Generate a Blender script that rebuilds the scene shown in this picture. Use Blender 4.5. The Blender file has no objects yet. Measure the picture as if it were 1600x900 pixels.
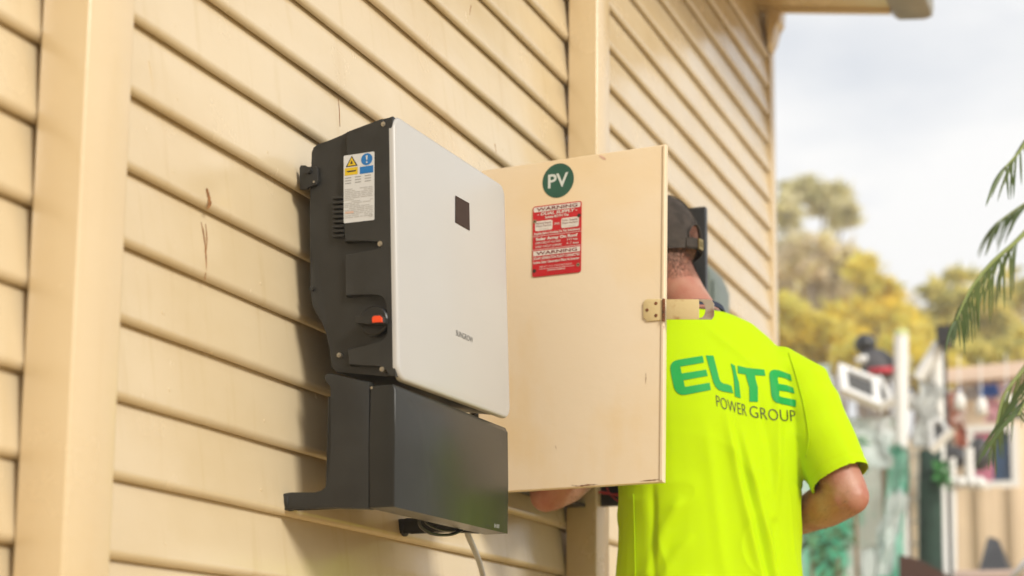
import bpy, bmesh, math, random
from mathutils import Vector, Matrix, noise
from mathutils.bvhtree import BVHTree

random.seed(7)
S = bpy.context.scene
COL = S.collection
rad = math.radians

# ------------------------------------------------------------------ camera
CAM = Vector((1.45, 0.0, 0.55))
R = Matrix(((0.92721, 0.04631, 0.37166), (0.37441, -0.13996, -0.91664), (0.00957, 0.98907, -0.14711)))
FPX, PX, PY = 2600.0, 800.0, 713.0
cd = bpy.data.cameras.new('camera')
cam = bpy.data.objects.new('camera', cd)
COL.objects.link(cam)
cd.sensor_width = 36.0
cd.lens = FPX / 1600 * 36
cd.shift_y = (PY - 450) / 1600
cd.clip_start = 0.05
cd.clip_end = 2000
cam.matrix_world = Matrix.Translation(CAM) @ R.to_4x4()
cd.dof.use_dof = True
cd.dof.focus_distance = 3.15
cd.dof.aperture_fstop = 2.6
S.camera = cam


def ray(x, y):
    return (R @ Vector((x - PX, -(y - PY), -FPX))).normalized()


def at(x, y, Y):
    """the point seen at (x, y) of the photograph, Y metres along the wall"""
    d = ray(x, y)
    return CAM + d * ((Y - CAM.y) / d.y)


def on(x, y, X):
    """the point seen at (x, y) on a plane parallel to the wall, X metres out"""
    d = ray(x, y)
    return CAM + d * ((X - CAM.x) / d.x)


# ------------------------------------------------------------------ light
SUN = Vector((1.0, -0.62, 0.68)).normalized()
elev = math.asin(SUN.z)
azim = math.atan2(SUN.x, SUN.y)
W = bpy.data.worlds.new('World')
S.world = W
W.use_nodes = True
nt = W.node_tree
nt.nodes.clear()
wo = nt.nodes.new('ShaderNodeOutputWorld')
bg = nt.nodes.new('ShaderNodeBackground')
sky = nt.nodes.new('ShaderNodeTexSky')
sky.sky_type = 'NISHITA'
sky.sun_disc = False
sky.sun_elevation = elev
sky.sun_rotation = azim
sky.air_density = 1.0
sky.dust_density = 2.0
tc = nt.nodes.new('ShaderNodeTexCoord')
mp = nt.nodes.new('ShaderNodeMapping')
mp.inputs['Scale'].default_value = (1.0, 1.0, 2.6)
mp.inputs["Location"].default_value = (3.1, 0.7, 1.78)
nz = nt.nodes.new('ShaderNodeTexNoise')
nz.inputs['Scale'].default_value = 2.6
nz.inputs['Detail'].default_value = 5
nz.inputs['Roughness'].default_value = 0.5
rp = nt.nodes.new('ShaderNodeValToRGB')
rp.color_ramp.elements[0].position = 0.30
rp.color_ramp.elements[1].position = 0.52
rp.color_ramp.elements[0].color = (0.52, 0.52, 0.52, 1)
rp.color_ramp.elements[1].color = (1, 1, 1, 1)
mx = nt.nodes.new('ShaderNodeMix')
mx.data_type = 'RGBA'
mx.inputs['B'].default_value = (7.15, 7.13, 7.1, 1)
nt.links.new(tc.outputs['Generated'], mp.inputs['Vector'])
nt.links.new(mp.outputs['Vector'], nz.inputs['Vector'])
nt.links.new(nz.outputs['Fac'], rp.inputs['Fac'])
nt.links.new(rp.outputs['Color'], mx.inputs['Factor'])
nt.links.new(sky.outputs['Color'], mx.inputs['A'])
nt.links.new(mx.outputs['Result'], bg.inputs['Color'])
bg.inputs['Strength'].default_value = 0.114
nt.links.new(bg.outputs['Background'], wo.inputs['Surface'])

sl = bpy.data.lights.new('sun', 'SUN')
sl.energy = 2.6
sl.angle = rad(15)
sl.color = (1.0, 0.955, 0.86)
so = bpy.data.objects.new('sun', sl)
COL.objects.link(so)
so.rotation_euler = SUN.to_track_quat('Z', 'Y').to_euler()

S.view_settings.view_transform = 'Standard'
S.view_settings.look = 'None'
S.view_settings.exposure = 0.38
S.view_settings.gamma = 1.0
S.view_settings.use_curve_mapping = False

# ------------------------------------------------------------------ materials
MATS = {}


def mat(name, col, rough=0.5, metal=0.0, spec=0.5, var=0.0, vscale=6.0, col2=None, bump=0.0, bscale=60.0,
        stretch=(1, 1, 1), lo=0.35, hi=0.65, trans=0.0, coat=0.0, ior=None, sub=0.0, alpha=1.0, detail=4.0):
    if name in MATS:
        return MATS[name]
    m = bpy.data.materials.new(name)
    m.use_nodes = True
    n = m.node_tree.nodes
    l = m.node_tree.links
    b = n['Principled BSDF']
    b.inputs['Base Color'].default_value = (*col, 1)
    b.inputs['Roughness'].default_value = rough
    b.inputs['Metallic'].default_value = metal
    b.inputs['Specular IOR Level'].default_value = spec
    if ior:
        b.inputs['IOR'].default_value = ior
    if coat:
        b.inputs['Coat Weight'].default_value = coat
        b.inputs['Coat Roughness'].default_value = 0.08
    if trans:
        b.inputs['Transmission Weight'].default_value = trans
    if sub:
        b.inputs['Subsurface Weight'].default_value = sub
        b.inputs['Subsurface Radius'].default_value = (0.01, 0.004, 0.002)
    if alpha < 1:
        b.inputs['Alpha'].default_value = alpha
    t = n.new('ShaderNodeTexCoord')
    mpn = n.new('ShaderNodeMapping')
    mpn.inputs['Scale'].default_value = stretch
    l.new(t.outputs['Object'], mpn.inputs['Vector'])
    if col2 is not None or var:
        if col2 is None:
            col2 = tuple(max(0.0, c * (1 - var)) for c in col)
        a = n.new('ShaderNodeTexNoise')
        a.inputs['Scale'].default_value = vscale
        a.inputs['Detail'].default_value = detail
        l.new(mpn.outputs['Vector'], a.inputs['Vector'])
        r = n.new('ShaderNodeValToRGB')
        r.color_ramp.elements[0].position = lo
        r.color_ramp.elements[1].position = hi
        r.color_ramp.elements[0].color = (*col2, 1)
        r.color_ramp.elements[1].color = (*col, 1)
        l.new(a.outputs['Fac'], r.inputs['Fac'])
        l.new(r.outputs['Color'], b.inputs['Base Color'])
    if bump:
        a2 = n.new('ShaderNodeTexNoise')
        a2.inputs['Scale'].default_value = bscale
        a2.inputs['Detail'].default_value = 3
        l.new(mpn.outputs['Vector'], a2.inputs['Vector'])
        bp = n.new('ShaderNodeBump')
        bp.inputs['Strength'].default_value = bump
        bp.inputs['Distance'].default_value = 0.002
        l.new(a2.outputs['Fac'], bp.inputs['Height'])
        l.new(bp.outputs['Normal'], b.inputs['Normal'])
    MATS[name] = m
    return m


def paint_mat(name, base, dirt, rough=0.33, stain=0.55, zstretch=1.0, spec=0.5):
    """weathered gloss paint: blotches of grime, thin vertical runs, fine relief"""
    m = mat(name, base, rough=rough)
    n = m.node_tree.nodes
    l = m.node_tree.links
    b = n['Principled BSDF']
    b.inputs['Specular IOR Level'].default_value = spec
    t = n.new('ShaderNodeTexCoord')

    def nse(scale, st, det=5, rgh=0.55):
        mpn = n.new('ShaderNodeMapping')
        mpn.inputs['Scale'].default_value = st
        l.new(t.outputs['Object'], mpn.inputs['Vector'])
        a = n.new('ShaderNodeTexNoise')
        a.inputs['Scale'].default_value = scale
        a.inputs['Detail'].default_value = det
        a.inputs['Roughness'].default_value = rgh
        l.new(mpn.outputs['Vector'], a.inputs['Vector'])
        return a

    def ramp(src, p0, p1, v0, v1):
        r = n.new('ShaderNodeMapRange')
        r.inputs['From Min'].default_value = p0
        r.inputs['From Max'].default_value = p1
        r.inputs['To Min'].default_value = v0
        r.inputs['To Max'].default_value = v1
        l.new(src, r.inputs['Value'])
        return r.outputs['Result']
    big = ramp(nse(2.2, (1, 1, 1.6)).outputs['Fac'], 0.42, 0.75, 0.0, stain)
    runs = ramp(nse(9.0, (1, 3.5, 0.35 * zstretch)).outputs['Fac'], 0.55, 0.8, 0.0, stain * 0.8)
    spk = ramp(nse(160.0, (1, 1, 1), 2).outputs['Fac'], 0.70, 0.78, 0.0, stain * 0.6)
    ad = n.new('ShaderNodeMath')
    ad.operation = 'ADD'
    l.new(big, ad.inputs[0])
    l.new(runs, ad.inputs[1])
    ad2 = n.new('ShaderNodeMath')
    ad2.operation = 'ADD'
    ad2.use_clamp = True
    l.new(ad.outputs[0], ad2.inputs[0])
    l.new(spk, ad2.inputs[1])
    mxn = n.new('ShaderNodeMix')
    mxn.data_type = 'RGBA'
    mxn.inputs['A'].default_value = (*base, 1)
    mxn.inputs['B'].default_value = (*dirt, 1)
    l.new(ad2.outputs[0], mxn.inputs['Factor'])
    l.new(mxn.outputs['Result'], b.inputs['Base Color'])
    rr = ramp(nse(5.0, (1, 1, 1)).outputs['Fac'], 0.3, 0.7, rough - 0.06, rough + 0.12)
    l.new(rr, b.inputs['Roughness'])
    bp = n.new('ShaderNodeBump')
    bp.inputs['Strength'].default_value = 0.22
    bp.inputs['Distance'].default_value = 0.002
    l.new(nse(38.0, (1, 0.5, 1.2), 4).outputs['Fac'], bp.inputs['Height'])
    l.new(bp.outputs['Normal'], b.inputs['Normal'])
    return m


M_CREAM = paint_mat('cream_paint', (0.605, 0.492, 0.322), (0.52, 0.395, 0.22), 0.19, 0.65, spec=0.95)
M_TRIM = paint_mat('cream_trim_paint', (0.630, 0.492, 0.298), (0.57, 0.42, 0.23), 0.19, 0.4, 0.5, spec=0.95)
M_DOOR = paint_mat('meter_door_paint', (0.725, 0.60, 0.435), (0.69, 0.505, 0.26), 0.40, 0.75)
M_DARK = mat('charcoal_plastic', (0.027, 0.0265, 0.0245), 0.45, spec=0.35, var=0.25, vscale=14, bump=0.10, bscale=420)
M_DARK2 = mat('charcoal_cover', (0.026, 0.0255, 0.023), 0.26, spec=0.22, var=0.2, vscale=5, bump=0.05, bscale=300)
M_BLACK = mat('black_board', (0.010, 0.010, 0.010), 0.40, var=0.3, vscale=30, bump=0.1, bscale=200)
M_WHITE = mat('white_shell', (0.450, 0.442, 0.430), 0.32, var=0.04, vscale=3)
M_GLASSB = mat('display_glass', (0.018, 0.007, 0.011), 0.05, spec=0.12, ior=1.45)
M_STEEL = mat('zinc_screw', (0.46, 0.42, 0.35), 0.4, metal=0.9, var=0.3, vscale=120)
M_RUST = mat('rust', (0.22, 0.075, 0.02), 0.85, col2=(0.09, 0.03, 0.012), vscale=90, bump=0.5, bscale=250)
M_ORANGE = mat('orange_marker', (0.738, 0.061, 0.008), 0.4)
M_STICK = mat('label_white', (0.541, 0.549, 0.558), 0.4)
M_SGREY = mat('print_grey', (0.246, 0.246, 0.246), 0.5)
M_SLITE = mat('print_light_grey', (0.394, 0.394, 0.394), 0.5)
M_SPINK = mat('print_salmon', (0.541, 0.377, 0.312), 0.5)
M_SBLUE = mat('print_blue', (0.004, 0.139, 0.410), 0.4)
M_SYEL = mat('print_yellow', (0.590, 0.410, 0.008), 0.4)
M_INK = mat('print_black', (0.02, 0.02, 0.02), 0.5)
M_SRED = mat('sign_red', (0.508, 0.007, 0.015), 0.35, var=0.15, vscale=20)
M_SWHITE = mat('sign_white', (0.656, 0.607, 0.558), 0.45, var=0.08, vscale=40)
M_SGREEN = mat('sticker_green', (0.015, 0.086, 0.056), 0.40, var=0.12, vscale=30)
M_CABLE = mat('grey_conduit', (0.344, 0.344, 0.344), 0.4, var=0.1, vscale=20)
M_BCABLE = mat('black_cable', (0.012, 0.012, 0.012), 0.35)
M_WRED = mat('red_wire', (0.55, 0.03, 0.02), 0.4)
M_GREYBOX = mat('grey_green_paint', (0.139, 0.172, 0.152), 0.45, var=0.12, vscale=9)
M_GUT = mat('grey_gutter', (0.328, 0.303, 0.238), 0.45, var=0.4, vscale=4, stretch=(1, 1, 0.2))


# ------------------------------------------------------------------ helpers
def link(name, me, mats, parent=None, smooth=None):
    o = bpy.data.objects.new(name, me)
    if not isinstance(mats, (list, tuple)):
        mats = [mats]
    if len(me.materials) == 0:
        for m in mats:
            me.materials.append(m)
    COL.objects.link(o)
    if parent is not None:
        o.parent = parent
        # parents are never rotated; undo their offset so that meshes stay in world space
        off = Vector((0, 0, 0))
        p = parent
        while p is not None:
            off += p.location
            p = p.parent
        o.location = -off if parent.parent is None else Vector((0, 0, 0))
    if smooth:
        for p in me.polygons:
            p.use_smooth = True
        if smooth != 'all':
            me.set_sharp_from_angle(angle=rad(smooth))
    return o


def mesh(bm, name='mesh', normals=True):
    if normals:
        bmesh.ops.recalc_face_normals(bm, faces=bm.faces)
    me = bpy.data.meshes.new(name)
    bm.to_mesh(me)
    bm.free()
    return me


def obj(name, bm, mats, parent=None, smooth=None, normals=True):
    return link(name, mesh(bm, name, normals), mats, parent, smooth)


def tag(o, label=None, cat=None, group=None, kind=None):
    if label:
        o['label'] = label
    if cat:
        o['category'] = cat
    if group:
        o['group'] = group
    if kind:
        o['kind'] = kind
    return o


def thing(name, loc, label, cat, group=None):
    o = bpy.data.objects.new(name, None)
    o.empty_display_size = 0.1
    o.location = loc
    COL.objects.link(o)
    return tag(o, label, cat, group)


def box(bm, x0, x1, y0, y1, z0, z1, bev=0.0, seg=2, mi=0):
    vs = [bm.verts.new(p) for p in ((x0, y0, z0), (x1, y0, z0), (x1, y1, z0), (x0, y1, z0),
                                    (x0, y0, z1), (x1, y0, z1), (x1, y1, z1), (x0, y1, z1))]
    fs = [bm.faces.new([vs[i] for i in f]) for f in
          ((0, 3, 2, 1), (4, 5, 6, 7), (0, 1, 5, 4), (1, 2, 6, 5), (2, 3, 7, 6), (3, 0, 4, 7))]
    for f in fs:
        f.material_index = mi
    if bev:
        es = list({e for f in fs for e in f.edges})
        r = bmesh.ops.bevel(bm, geom=es, offset=bev, segments=seg, profile=0.5, affect='EDGES')
        for f in r['faces']:
            f.material_index = mi
    return vs


def prism(bm, pts, d, mi=0, bev=0.0, seg=2):
    """closed polygon pts (Vectors, planar) swept by the vector d"""
    a = [bm.verts.new(p) for p in pts]
    b = [bm.verts.new(Vector(p) + d) for p in pts]
    f0 = bm.faces.new(a)
    f1 = bm.faces.new(list(reversed(b)))
    fs = [f0, f1]
    k = len(a)
    for i in range(k):
        fs.append(bm.faces.new((a[i], b[i], b[(i + 1) % k], a[(i + 1) % k])))
    for f in fs:
        f.material_index = mi
    if bev:
        es = list(f0.edges) + list(f1.edges)
        bmesh.ops.bevel(bm, geom=es, offset=bev, segments=seg, profile=0.5, affect='EDGES')


def tube(bm, pts, r, n=10, cap=True, mi=0):
    """round tube along points; r is one radius or a list"""
    pts = [Vector(p) for p in pts]
    rs = r if isinstance(r, (list, tuple)) else [r] * len(pts)
    rings = []
    up = Vector((0, 0, 1))
    prev = None
    for i, p in enumerate(pts):
        t = (pts[min(i + 1, len(pts) - 1)] - pts[max(i - 1, 0)]).normalized()
        if prev is None:
            s = t.cross(up)
            if s.length < 0.05:
                s = t.cross(Vector((0, 1, 0)))
            s.normalize()
        else:
            s = (prev - t * prev.dot(t)).normalized()
        prev = s
        u = s.cross(t)
        rings.append([bm.verts.new(p + (s * math.cos(a) + u * math.sin(a)) * rs[i])
                      for a in (2 * math.pi * k / n for k in range(n))])
    fs = []
    for i in range(len(rings) - 1):
        for k in range(n):
            fs.append(bm.faces.new((rings[i][k], rings[i][(k + 1) % n], rings[i + 1][(k + 1) % n], rings[i + 1][k])))
    if cap:
        fs.append(bm.faces.new(list(reversed(rings[0]))))
        fs.append(bm.faces.new(rings[-1]))
    for f in fs:
        f.material_index = mi


def curve_pts(ctrl, n=24):
    """Catmull-Rom through control points"""
    c = [Vector(p) for p in ctrl]
    c = [c[0] * 2 - c[1]] + c + [c[-1] * 2 - c[-2]]
    out = []
    segs = len(c) - 3
    for i in range(n + 1):
        t = i / n * segs
        k = min(int(t), segs - 1)
        t -= k
        a, b, d, e = c[k:k + 4]
        out.append(0.5 * ((2 * b) + (d - a) * t + (2 * a - 5 * b + 4 * d - e) * t * t + (3 * b - a - 3 * d + e) * t ** 3))
    return out


def ellipsoid(bm, c, rx, ry, rz, nu=20, nv=12, M=None, mi=0):
    r = bmesh.ops.create_uvsphere(bm, u_segments=nu, v_segments=nv, radius=1.0)
    mt = Matrix.Translation(Vector(c)) @ (M.to_4x4() if M else Matrix()) @ Matrix.Diagonal((rx, ry, rz, 1))
    bmesh.ops.transform(bm, matrix=mt, verts=r['verts'])
    for v in r['verts']:
        for f in v.link_faces:
            f.material_index = mi


def text_tris(s, bold=0.0, wide=1.0):
    """flat outline of a word: list of 2-D polygons, cap height 1, starting at x = 0; returns (polys, width)"""
    cu = bpy.data.curves.new('lettering', 'FONT')
    cu.body = s
    cu.size = 1.0
    cu.offset = bold
    cu.resolution_u = 3
    o = bpy.data.objects.new('lettering', cu)
    COL.objects.link(o)
    dg = bpy.context.evaluated_depsgraph_get()
    me = o.evaluated_get(dg).to_mesh()
    vs = [v.co.copy() for v in me.vertices]
    ps = [[(vs[i].x, vs[i].y) for i in p.vertices] for p in me.polygons]
    o.evaluated_get(dg).to_mesh_clear()
    bpy.data.objects.remove(o)
    bpy.data.curves.remove(cu)
    xs = [p[0] for q in ps for p in q]
    x0, x1 = min(xs), max(xs)
    cap = 0.69
    return [[((x - x0) / cap * wide, y / cap) for x, y in q] for q in ps], (x1 - x0) / cap * wide


def put_text(bm, s, place, x, y, h, width=None, bold=0.0, mi=0, align='L', slant=0.0):
    """word into bm; place(u, v) maps sign coordinates to 3-D; width squeezes it to that length"""
    ps, w = text_tris(s, bold)
    k = (width / (w * h)) if width else 1.0
    wt = w * h * k
    ox = x - (wt / 2 if align == 'C' else wt if align == 'R' else 0)
    for q in ps:
        try:
            f = bm.faces.new([bm.verts.new(place(ox + (a + slant * b) * h * k, y + b * h)) for a, b in q])
            f.material_index = mi
        except ValueError:
            pass


def flat(bm, pts2, place, mi=0):
    f = bm.faces.new([bm.verts.new(place(*p)) for p in pts2])
    f.material_index = mi


def rrect(x0, y0, x1, y1, r, n=5):
    out = []
    for cx, cy, a0 in ((x1 - r, y0 + r, -90), (x1 - r, y1 - r, 0), (x0 + r, y1 - r, 90), (x0 + r, y0 + r, 180)):
        for i in range(n + 1):
            a = rad(a0 + 90 * i / n)
            out.append((cx + r * math.cos(a), cy + r * math.sin(a)))
    return out


# ------------------------------------------------------------------ ground
bm = bmesh.new()
N = 24
rings = []
for rr in (0.0, 3, 8, 16, 32, 60, 88):
    if rr == 0:
        rings.append([bm.verts.new((0, 0, 0))])
    else:
        rings.append([bm.verts.new((rr * math.cos(2 * math.pi * k / N), rr * math.sin(2 * math.pi * k / N), 0)) for k in range(N)])
for k in range(N):
    bm.faces.new((rings[0][0], rings[1][k], rings[1][(k + 1) % N]))
for i in range(1, len(rings) - 1):
    for k in range(N):
        bm.faces.new((rings[i][k], rings[i + 1][k], rings[i + 1][(k + 1) % N], rings[i][(k + 1) % N]))
M_GROUND = mat('dry_ground', (0.58, 0.42, 0.19), 0.9, col2=(0.46, 0.32, 0.13), vscale=1.2, bump=0.4, bscale=40)
tag(obj('ground', bm, M_GROUND), kind='structure')

# ------------------------------------------------------------------ house
house = thing('house', (0, 3.3, 0), 'cream weatherboard house side with cover posts and overhanging eave', 'house')
wall_y0, wall_y1 = 0.2, 6.24
bm = bmesh.new()
box(bm, -0.12, -0.004, wall_y0, wall_y1, 0.0, 3.28)
wall = obj('wall', bm, M_CREAM, house)

P0, PITCH = 0.751, 0.1165
prof = [(-0.003, PITCH + 0.010), (0.0035, PITCH + 0.010), (0.0205, 0.0155), (0.0208, 0.0120), (0.0200, 0.0082),
        (0.0182, 0.0046), (0.0156, 0.0018), (0.0125, 0.0), (0.0110, 0.0006), (0.0102, 0.0060), (-0.003, 0.0080)]
bays = [(wall_y0, 1.828), (1.830, 3.934), (3.936, 6.19)]
board_me = {}
for bi, (a, b) in enumerate(bays):
    bm = bmesh.new()
    seg = max(2, int((b - a) / 0.10))
    cols = []
    for i in range(seg + 1):
        y = a + (b - a) * i / seg
        cols.append([bm.verts.new((x, y, z)) for x, z in prof])
    for i in range(seg):
        for k in range(len(prof) - 1):
            bm.faces.new((cols[i][k], cols[i + 1][k], cols[i + 1][k + 1], cols[i][k + 1]))
    bm.faces.new(cols[0])
    bm.faces.new(list(reversed(cols[-1])))
    board_me[bi] = bm
for bi in range(3):
    base = board_me[bi]
    for k in range(-6, 22):
        z = P0 + PITCH * k
        if z + PITCH > 3.28:
            continue
        bmk = base.copy()
        ph = random.uniform(0, 100)
        tilt = random.uniform(-0.0015, 0.0015)
        for v in bmk.verts:                      # old timber is never quite straight
            w = noise.noise(Vector((v.co.y * 1.3, ph, bi * 7.0)))
            w2 = noise.noise(Vector((v.co.y * 4.0, ph + 31, bi)))
            v.co.z += z + 0.0016 * w + 0.0006 * w2 + tilt * 0.5
            if v.co.x > 0.001:
                v.co.x += 0.0012 * w2 + 0.0006 * w
        o = obj('weatherboard', bmk, M_CREAM, wall, smooth=40)
    base.free()

nail_me = None
for bi, y_list, ks in ((1, (2.12, 2.40, 3.02, 3.45, 3.78), range(-1, 14)), (2, (4.15, 4.75, 5.35, 5.95), range(1, 18)), (0, (1.35, 1.70), range(0, 9))):
    for k in ks:
        for y in y_list:
            if random.random() < 0.25:
                continue
            if nail_me is None:
                bm = bmesh.new()
                tube(bm, [Vector((-0.002, 0, 0)), Vector((0.0004, 0, 0)), Vector((0.0009, 0, 0))], [0.0030, 0.0030, 0.0018], 10)
                nail_me = mesh(bm, 'nail_head')
                nail_me.materials.append(M_CREAM)
            fr = 0.034
            nx = 0.0205 - 0.017 * (fr - 0.0155) / (PITCH - 0.0055)
            o = link('nail_head', nail_me, M_CREAM, wall)
            o.location += Vector((nx + random.uniform(-0.0006, 0.0002), y + random.uniform(-0.02, 0.02), P0 + PITCH * k + fr + random.uniform(-0.004, 0.004)))

for (y0, y1) in ((1.777, 1.881), (3.883, 3.985)):
    bm = bmesh.new()
    box(bm, 0.0225, 0.103, y0, y1, 0.0, 3.27, bev=0.0045, seg=3)
    post = obj('cover_post', bm, M_TRIM, house, smooth=40)
bm = bmesh.new()
box(bm, -0.10, 0.026, 6.193, 6.262, 0.0, 3.285, bev=0.004)
obj('corner_board', bm, M_TRIM, house, smooth=40)

# eave: sloping soffit, rafters' end board, gutter along the edge
bm = bmesh.new()
ZE = 3.272


def zs(x):
    return ZE - 0.165 * x


prism(bm, [Vector((-0.5, 0.1, zs(-0.5))), Vector((0.60, 0.1, zs(0.60))), Vector((0.60, 0.1, zs(0.60) + 0.02)), Vector((-0.5, 0.1, zs(-0.5) + 0.02))],
      Vector((0, 6.02, 0)))
obj('soffit', bm, M_TRIM, house)
bm = bmesh.new()
prism(bm, [Vector((-0.5, 6.125, zs(-0.5) - 0.012)), Vector((0.505, 6.125, zs(0.505) - 0.012)), Vector((0.505, 6.125, zs(0.505) + 0.15)), Vector((-0.5, 6.125, zs(-0.5) + 0.15))],
      Vector((0, 0.035, 0)), bev=0.003)
obj('barge_board', bm, M_TRIM, house, smooth=40)
bm = bmesh.new()
prism(bm, [Vector((-0.5, 0.05, zs(-0.5) + 0.17)), Vector((0.66, 0.05, zs(0.66) + 0.17)), Vector((0.66, 0.05, zs(0.66) + 0.19)), Vector((-0.5, 0.05, zs(-0.5) + 0.19))],
      Vector((0, 6.16, 0)))
obj('roof', bm, mat('roof_sheet', (0.20, 0.19, 0.17), 0.5, var=0.2), house)
bm = bmesh.new()
gz = zs(0.60) - 0.008
gp = [(0.507, gz + 0.02), (0.530, gz), (0.625, gz - 0.012), (0.655, gz - 0.004), (0.662, gz + 0.03), (0.656, gz + 0.06), (0.668, gz + 0.09), (0.668, gz + 0.12), (0.507, gz + 0.12)]
prism(bm, [Vector((x, 0.05, z)) for x, z in gp], Vector((0, 6.14, 0)), bev=0.003)
obj('gutter', bm, M_GUT, house, smooth=35)
# little moulded bracket under the eave at the corner
bm = bmesh.new()
bp_ = [(0.028, 3.10), (0.036, 3.105), (0.050, 3.135), (0.058, 3.16), (0.062, 3.19), (0.080, 3.205), (0.085, 3.268), (0.028, 3.276)]
prism(bm, [Vector((x, 6.12, z)) for x, z in bp_], Vector((0, 0.09, 0)), bev=0.003)
obj('eave_bracket', bm, M_TRIM, house, smooth=40)

# rust runs and old paint chips on the boards
M_CHIP = mat('chipped_paint', (0.30, 0.13, 0.035), 0.8, col2=(0.16, 0.07, 0.02), vscale=200)


def stain(pxs, w, name='rust_stain', m=M_CHIP, X=0.0):
    """thin crusty streak lying on the wall along pixels; w in metres"""
    bm = bmesh.new()
    pts = []
    for (x, y) in pxs:
        p = on(x, y, 0.012)
        k = math.floor((p.z - P0) / PITCH)
        fr = (p.z - P0 - k * PITCH)
        xx = 0.0205 - (0.0205 - 0.0035) * max(0, (fr - 0.0135)) / (PITCH - 0.004)
        p = on(x, y, xx + 0.0006)
        pts.append(p)
    pts = curve_pts(pts, max(10, 5 * len(pts)))
    L, Rr = [], []
    for i, p in enumerate(pts):
        t = i / (len(pts) - 1)
        ww = w * math.sin(math.pi * min(1, max(0.02, t * 0.96 + 0.02))) ** 0.6 * random.uniform(0.45, 1.2)
        L.append(bm.verts.new(p + Vector((0, -ww, 0))))
        Rr.append(bm.verts.new(p + Vector((0.0008, ww * random.uniform(0.4, 1), 0))))
    for i in range(len(pts) - 1):
        bm.faces.new((L[i], Rr[i], Rr[i + 1], L[i + 1]))
    return obj(name, bm, m, house)


stain([(323, 294), (326, 306), (328, 318), (324, 327)], 0.006)
stain([(314, 347), (318, 365), (321, 390), (322, 415), (320, 438)], 0.0022)
stain([(321, 350), (323, 372), (322, 392)], 0.0014)
stain([(528, 153), (530, 170), (531, 198)], 0.0008)
stain([(773, 224), (775, 238)], 0.0009)
stain([(736, 8), (733, 24)], 0.0016)
stain([(232, 95), (236, 120), (240, 150)], 0.0014, m=mat('faint_grime', (0.52, 0.38, 0.2), 0.8))
stain([(868, 800), (872, 810), (876, 822)], 0.0010)

# ------------------------------------------------------------------ inverter
YS = 2.485        # the near side of the casing
inv = thing('inverter', (0.12, 2.73, 0.87), 'white-fronted charcoal solar inverter mounted on the weatherboard wall', 'inverter')


def sd(pts, Y=YS):
    return [at(x, y, Y) for x, y in pts]


YF = 2.985
# rear casing (heat sink body), side outline as seen
bm = bmesh.new()
back_prof = [(486, 238), (489, 230), (497, 224), (536, 213), (545, 204), (596, 186), (611, 182), (613, 300), (616, 450), (618, 588), (603, 588),
             (560, 584), (527, 582), (517, 574), (515, 545), (512, 520), (503, 504), (492, 489), (486, 474), (485, 450), (484, 330)]
prism(bm, sd(back_prof, YS + 0.012), Vector((0, YF - YS - 0.02, 0.012)), bev=0.003)
obj('casing', bm, M_DARK, inv, smooth=35)
# proud front block on the near side with groove and switch pocket
bm = bmesh.new()
blk = [(541, 206), (597, 187), (599, 193), (605, 193), (605, 184), (613, 181), (614, 300), (616, 450), (618.5, 588), (607, 587), (604, 576), (596, 570),
       (545, 571), (543, 545), (592, 537), (602, 531), (607, 520), (606, 478), (603, 466), (594, 459), (578, 458), (540, 463), (539, 398), (576, 392),
       (597, 389), (598, 376), (576, 376), (538, 378), (538, 352), (541, 300)]
prism(bm, sd(blk), Vector((0, 0.0135, 0)), bev=0.0022)
obj('side_panel', bm, M_DARK, inv, smooth=35)
for k in range(9):                                # ventilation slats
    y = 307 + k * 7.5
    bm = bmesh.new()
    prism(bm, sd([(519.5, y), (537, y - 1.5), (537, y + 2.6), (519.5, y + 3.6)], YS + 0.001), Vector((0, 0.010, 0)), bev=0.0006)
    obj('vent_slat', bm, M_DARK, inv)
for (x, y, r, dy) in ((594, 381, 5.0, 0.0), (599, 194, 4.6, 0.0), (530, 555, 4.4, 0.006), (597, 577, 4.6, 0.0), (487, 451, 4.5, 0.008)):
    c = at(x, y, YS + dy)
    bm = bmesh.new()
    rr = r * 0.00092
    tube(bm, [c + Vector((0, -0.0015, 0)), c + Vector((0, 0.010, 0))], rr, 14)
    if (x, y) != (487, 451):
        bmesh.ops.create_cone(bm, cap_ends=True, segments=6, radius1=rr * 0.45, radius2=rr * 0.45, depth=0.003,
                              matrix=Matrix.Translation(c + Vector((0, -0.002, 0))) @ Matrix.Rotation(rad(90), 4, 'X'))
    obj('screw', bm, M_STEEL if (x, y) != (487, 451) else M_DARK, inv, smooth=35)
# rotary isolator
kc = at(586, 502, YS + 0.004)
bm = bmesh.new()
tube(bm, [kc + Vector((0, 0.012, 0)), kc + Vector((0, -0.004, 0)), kc + Vector((0, -0.006, 0))], [0.026, 0.026, 0.024], 32)
knob = obj('rotary_switch', bm, M_BLACK, inv, smooth=35)
bm = bmesh.new()
prism(bm, sd([(555, 494), (575, 493), (594, 491), (598, 495), (598, 503), (594, 506), (575, 506), (556, 505)], YS - 0.022), Vector((0, 0.020, 0)), bev=0.0012)
obj('switch_handle', bm, M_DARK, knob, smooth=35)
bm = bmesh.new()
prism(bm, sd([(581, 496), (584, 493.5), (593, 493), (596.5, 496), (596.5, 503), (581, 504)], YS - 0.0245), Vector((0, 0.010, 0)), bev=0.0008)
obj('orange_pointer', bm, M_ORANGE, knob)
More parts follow.
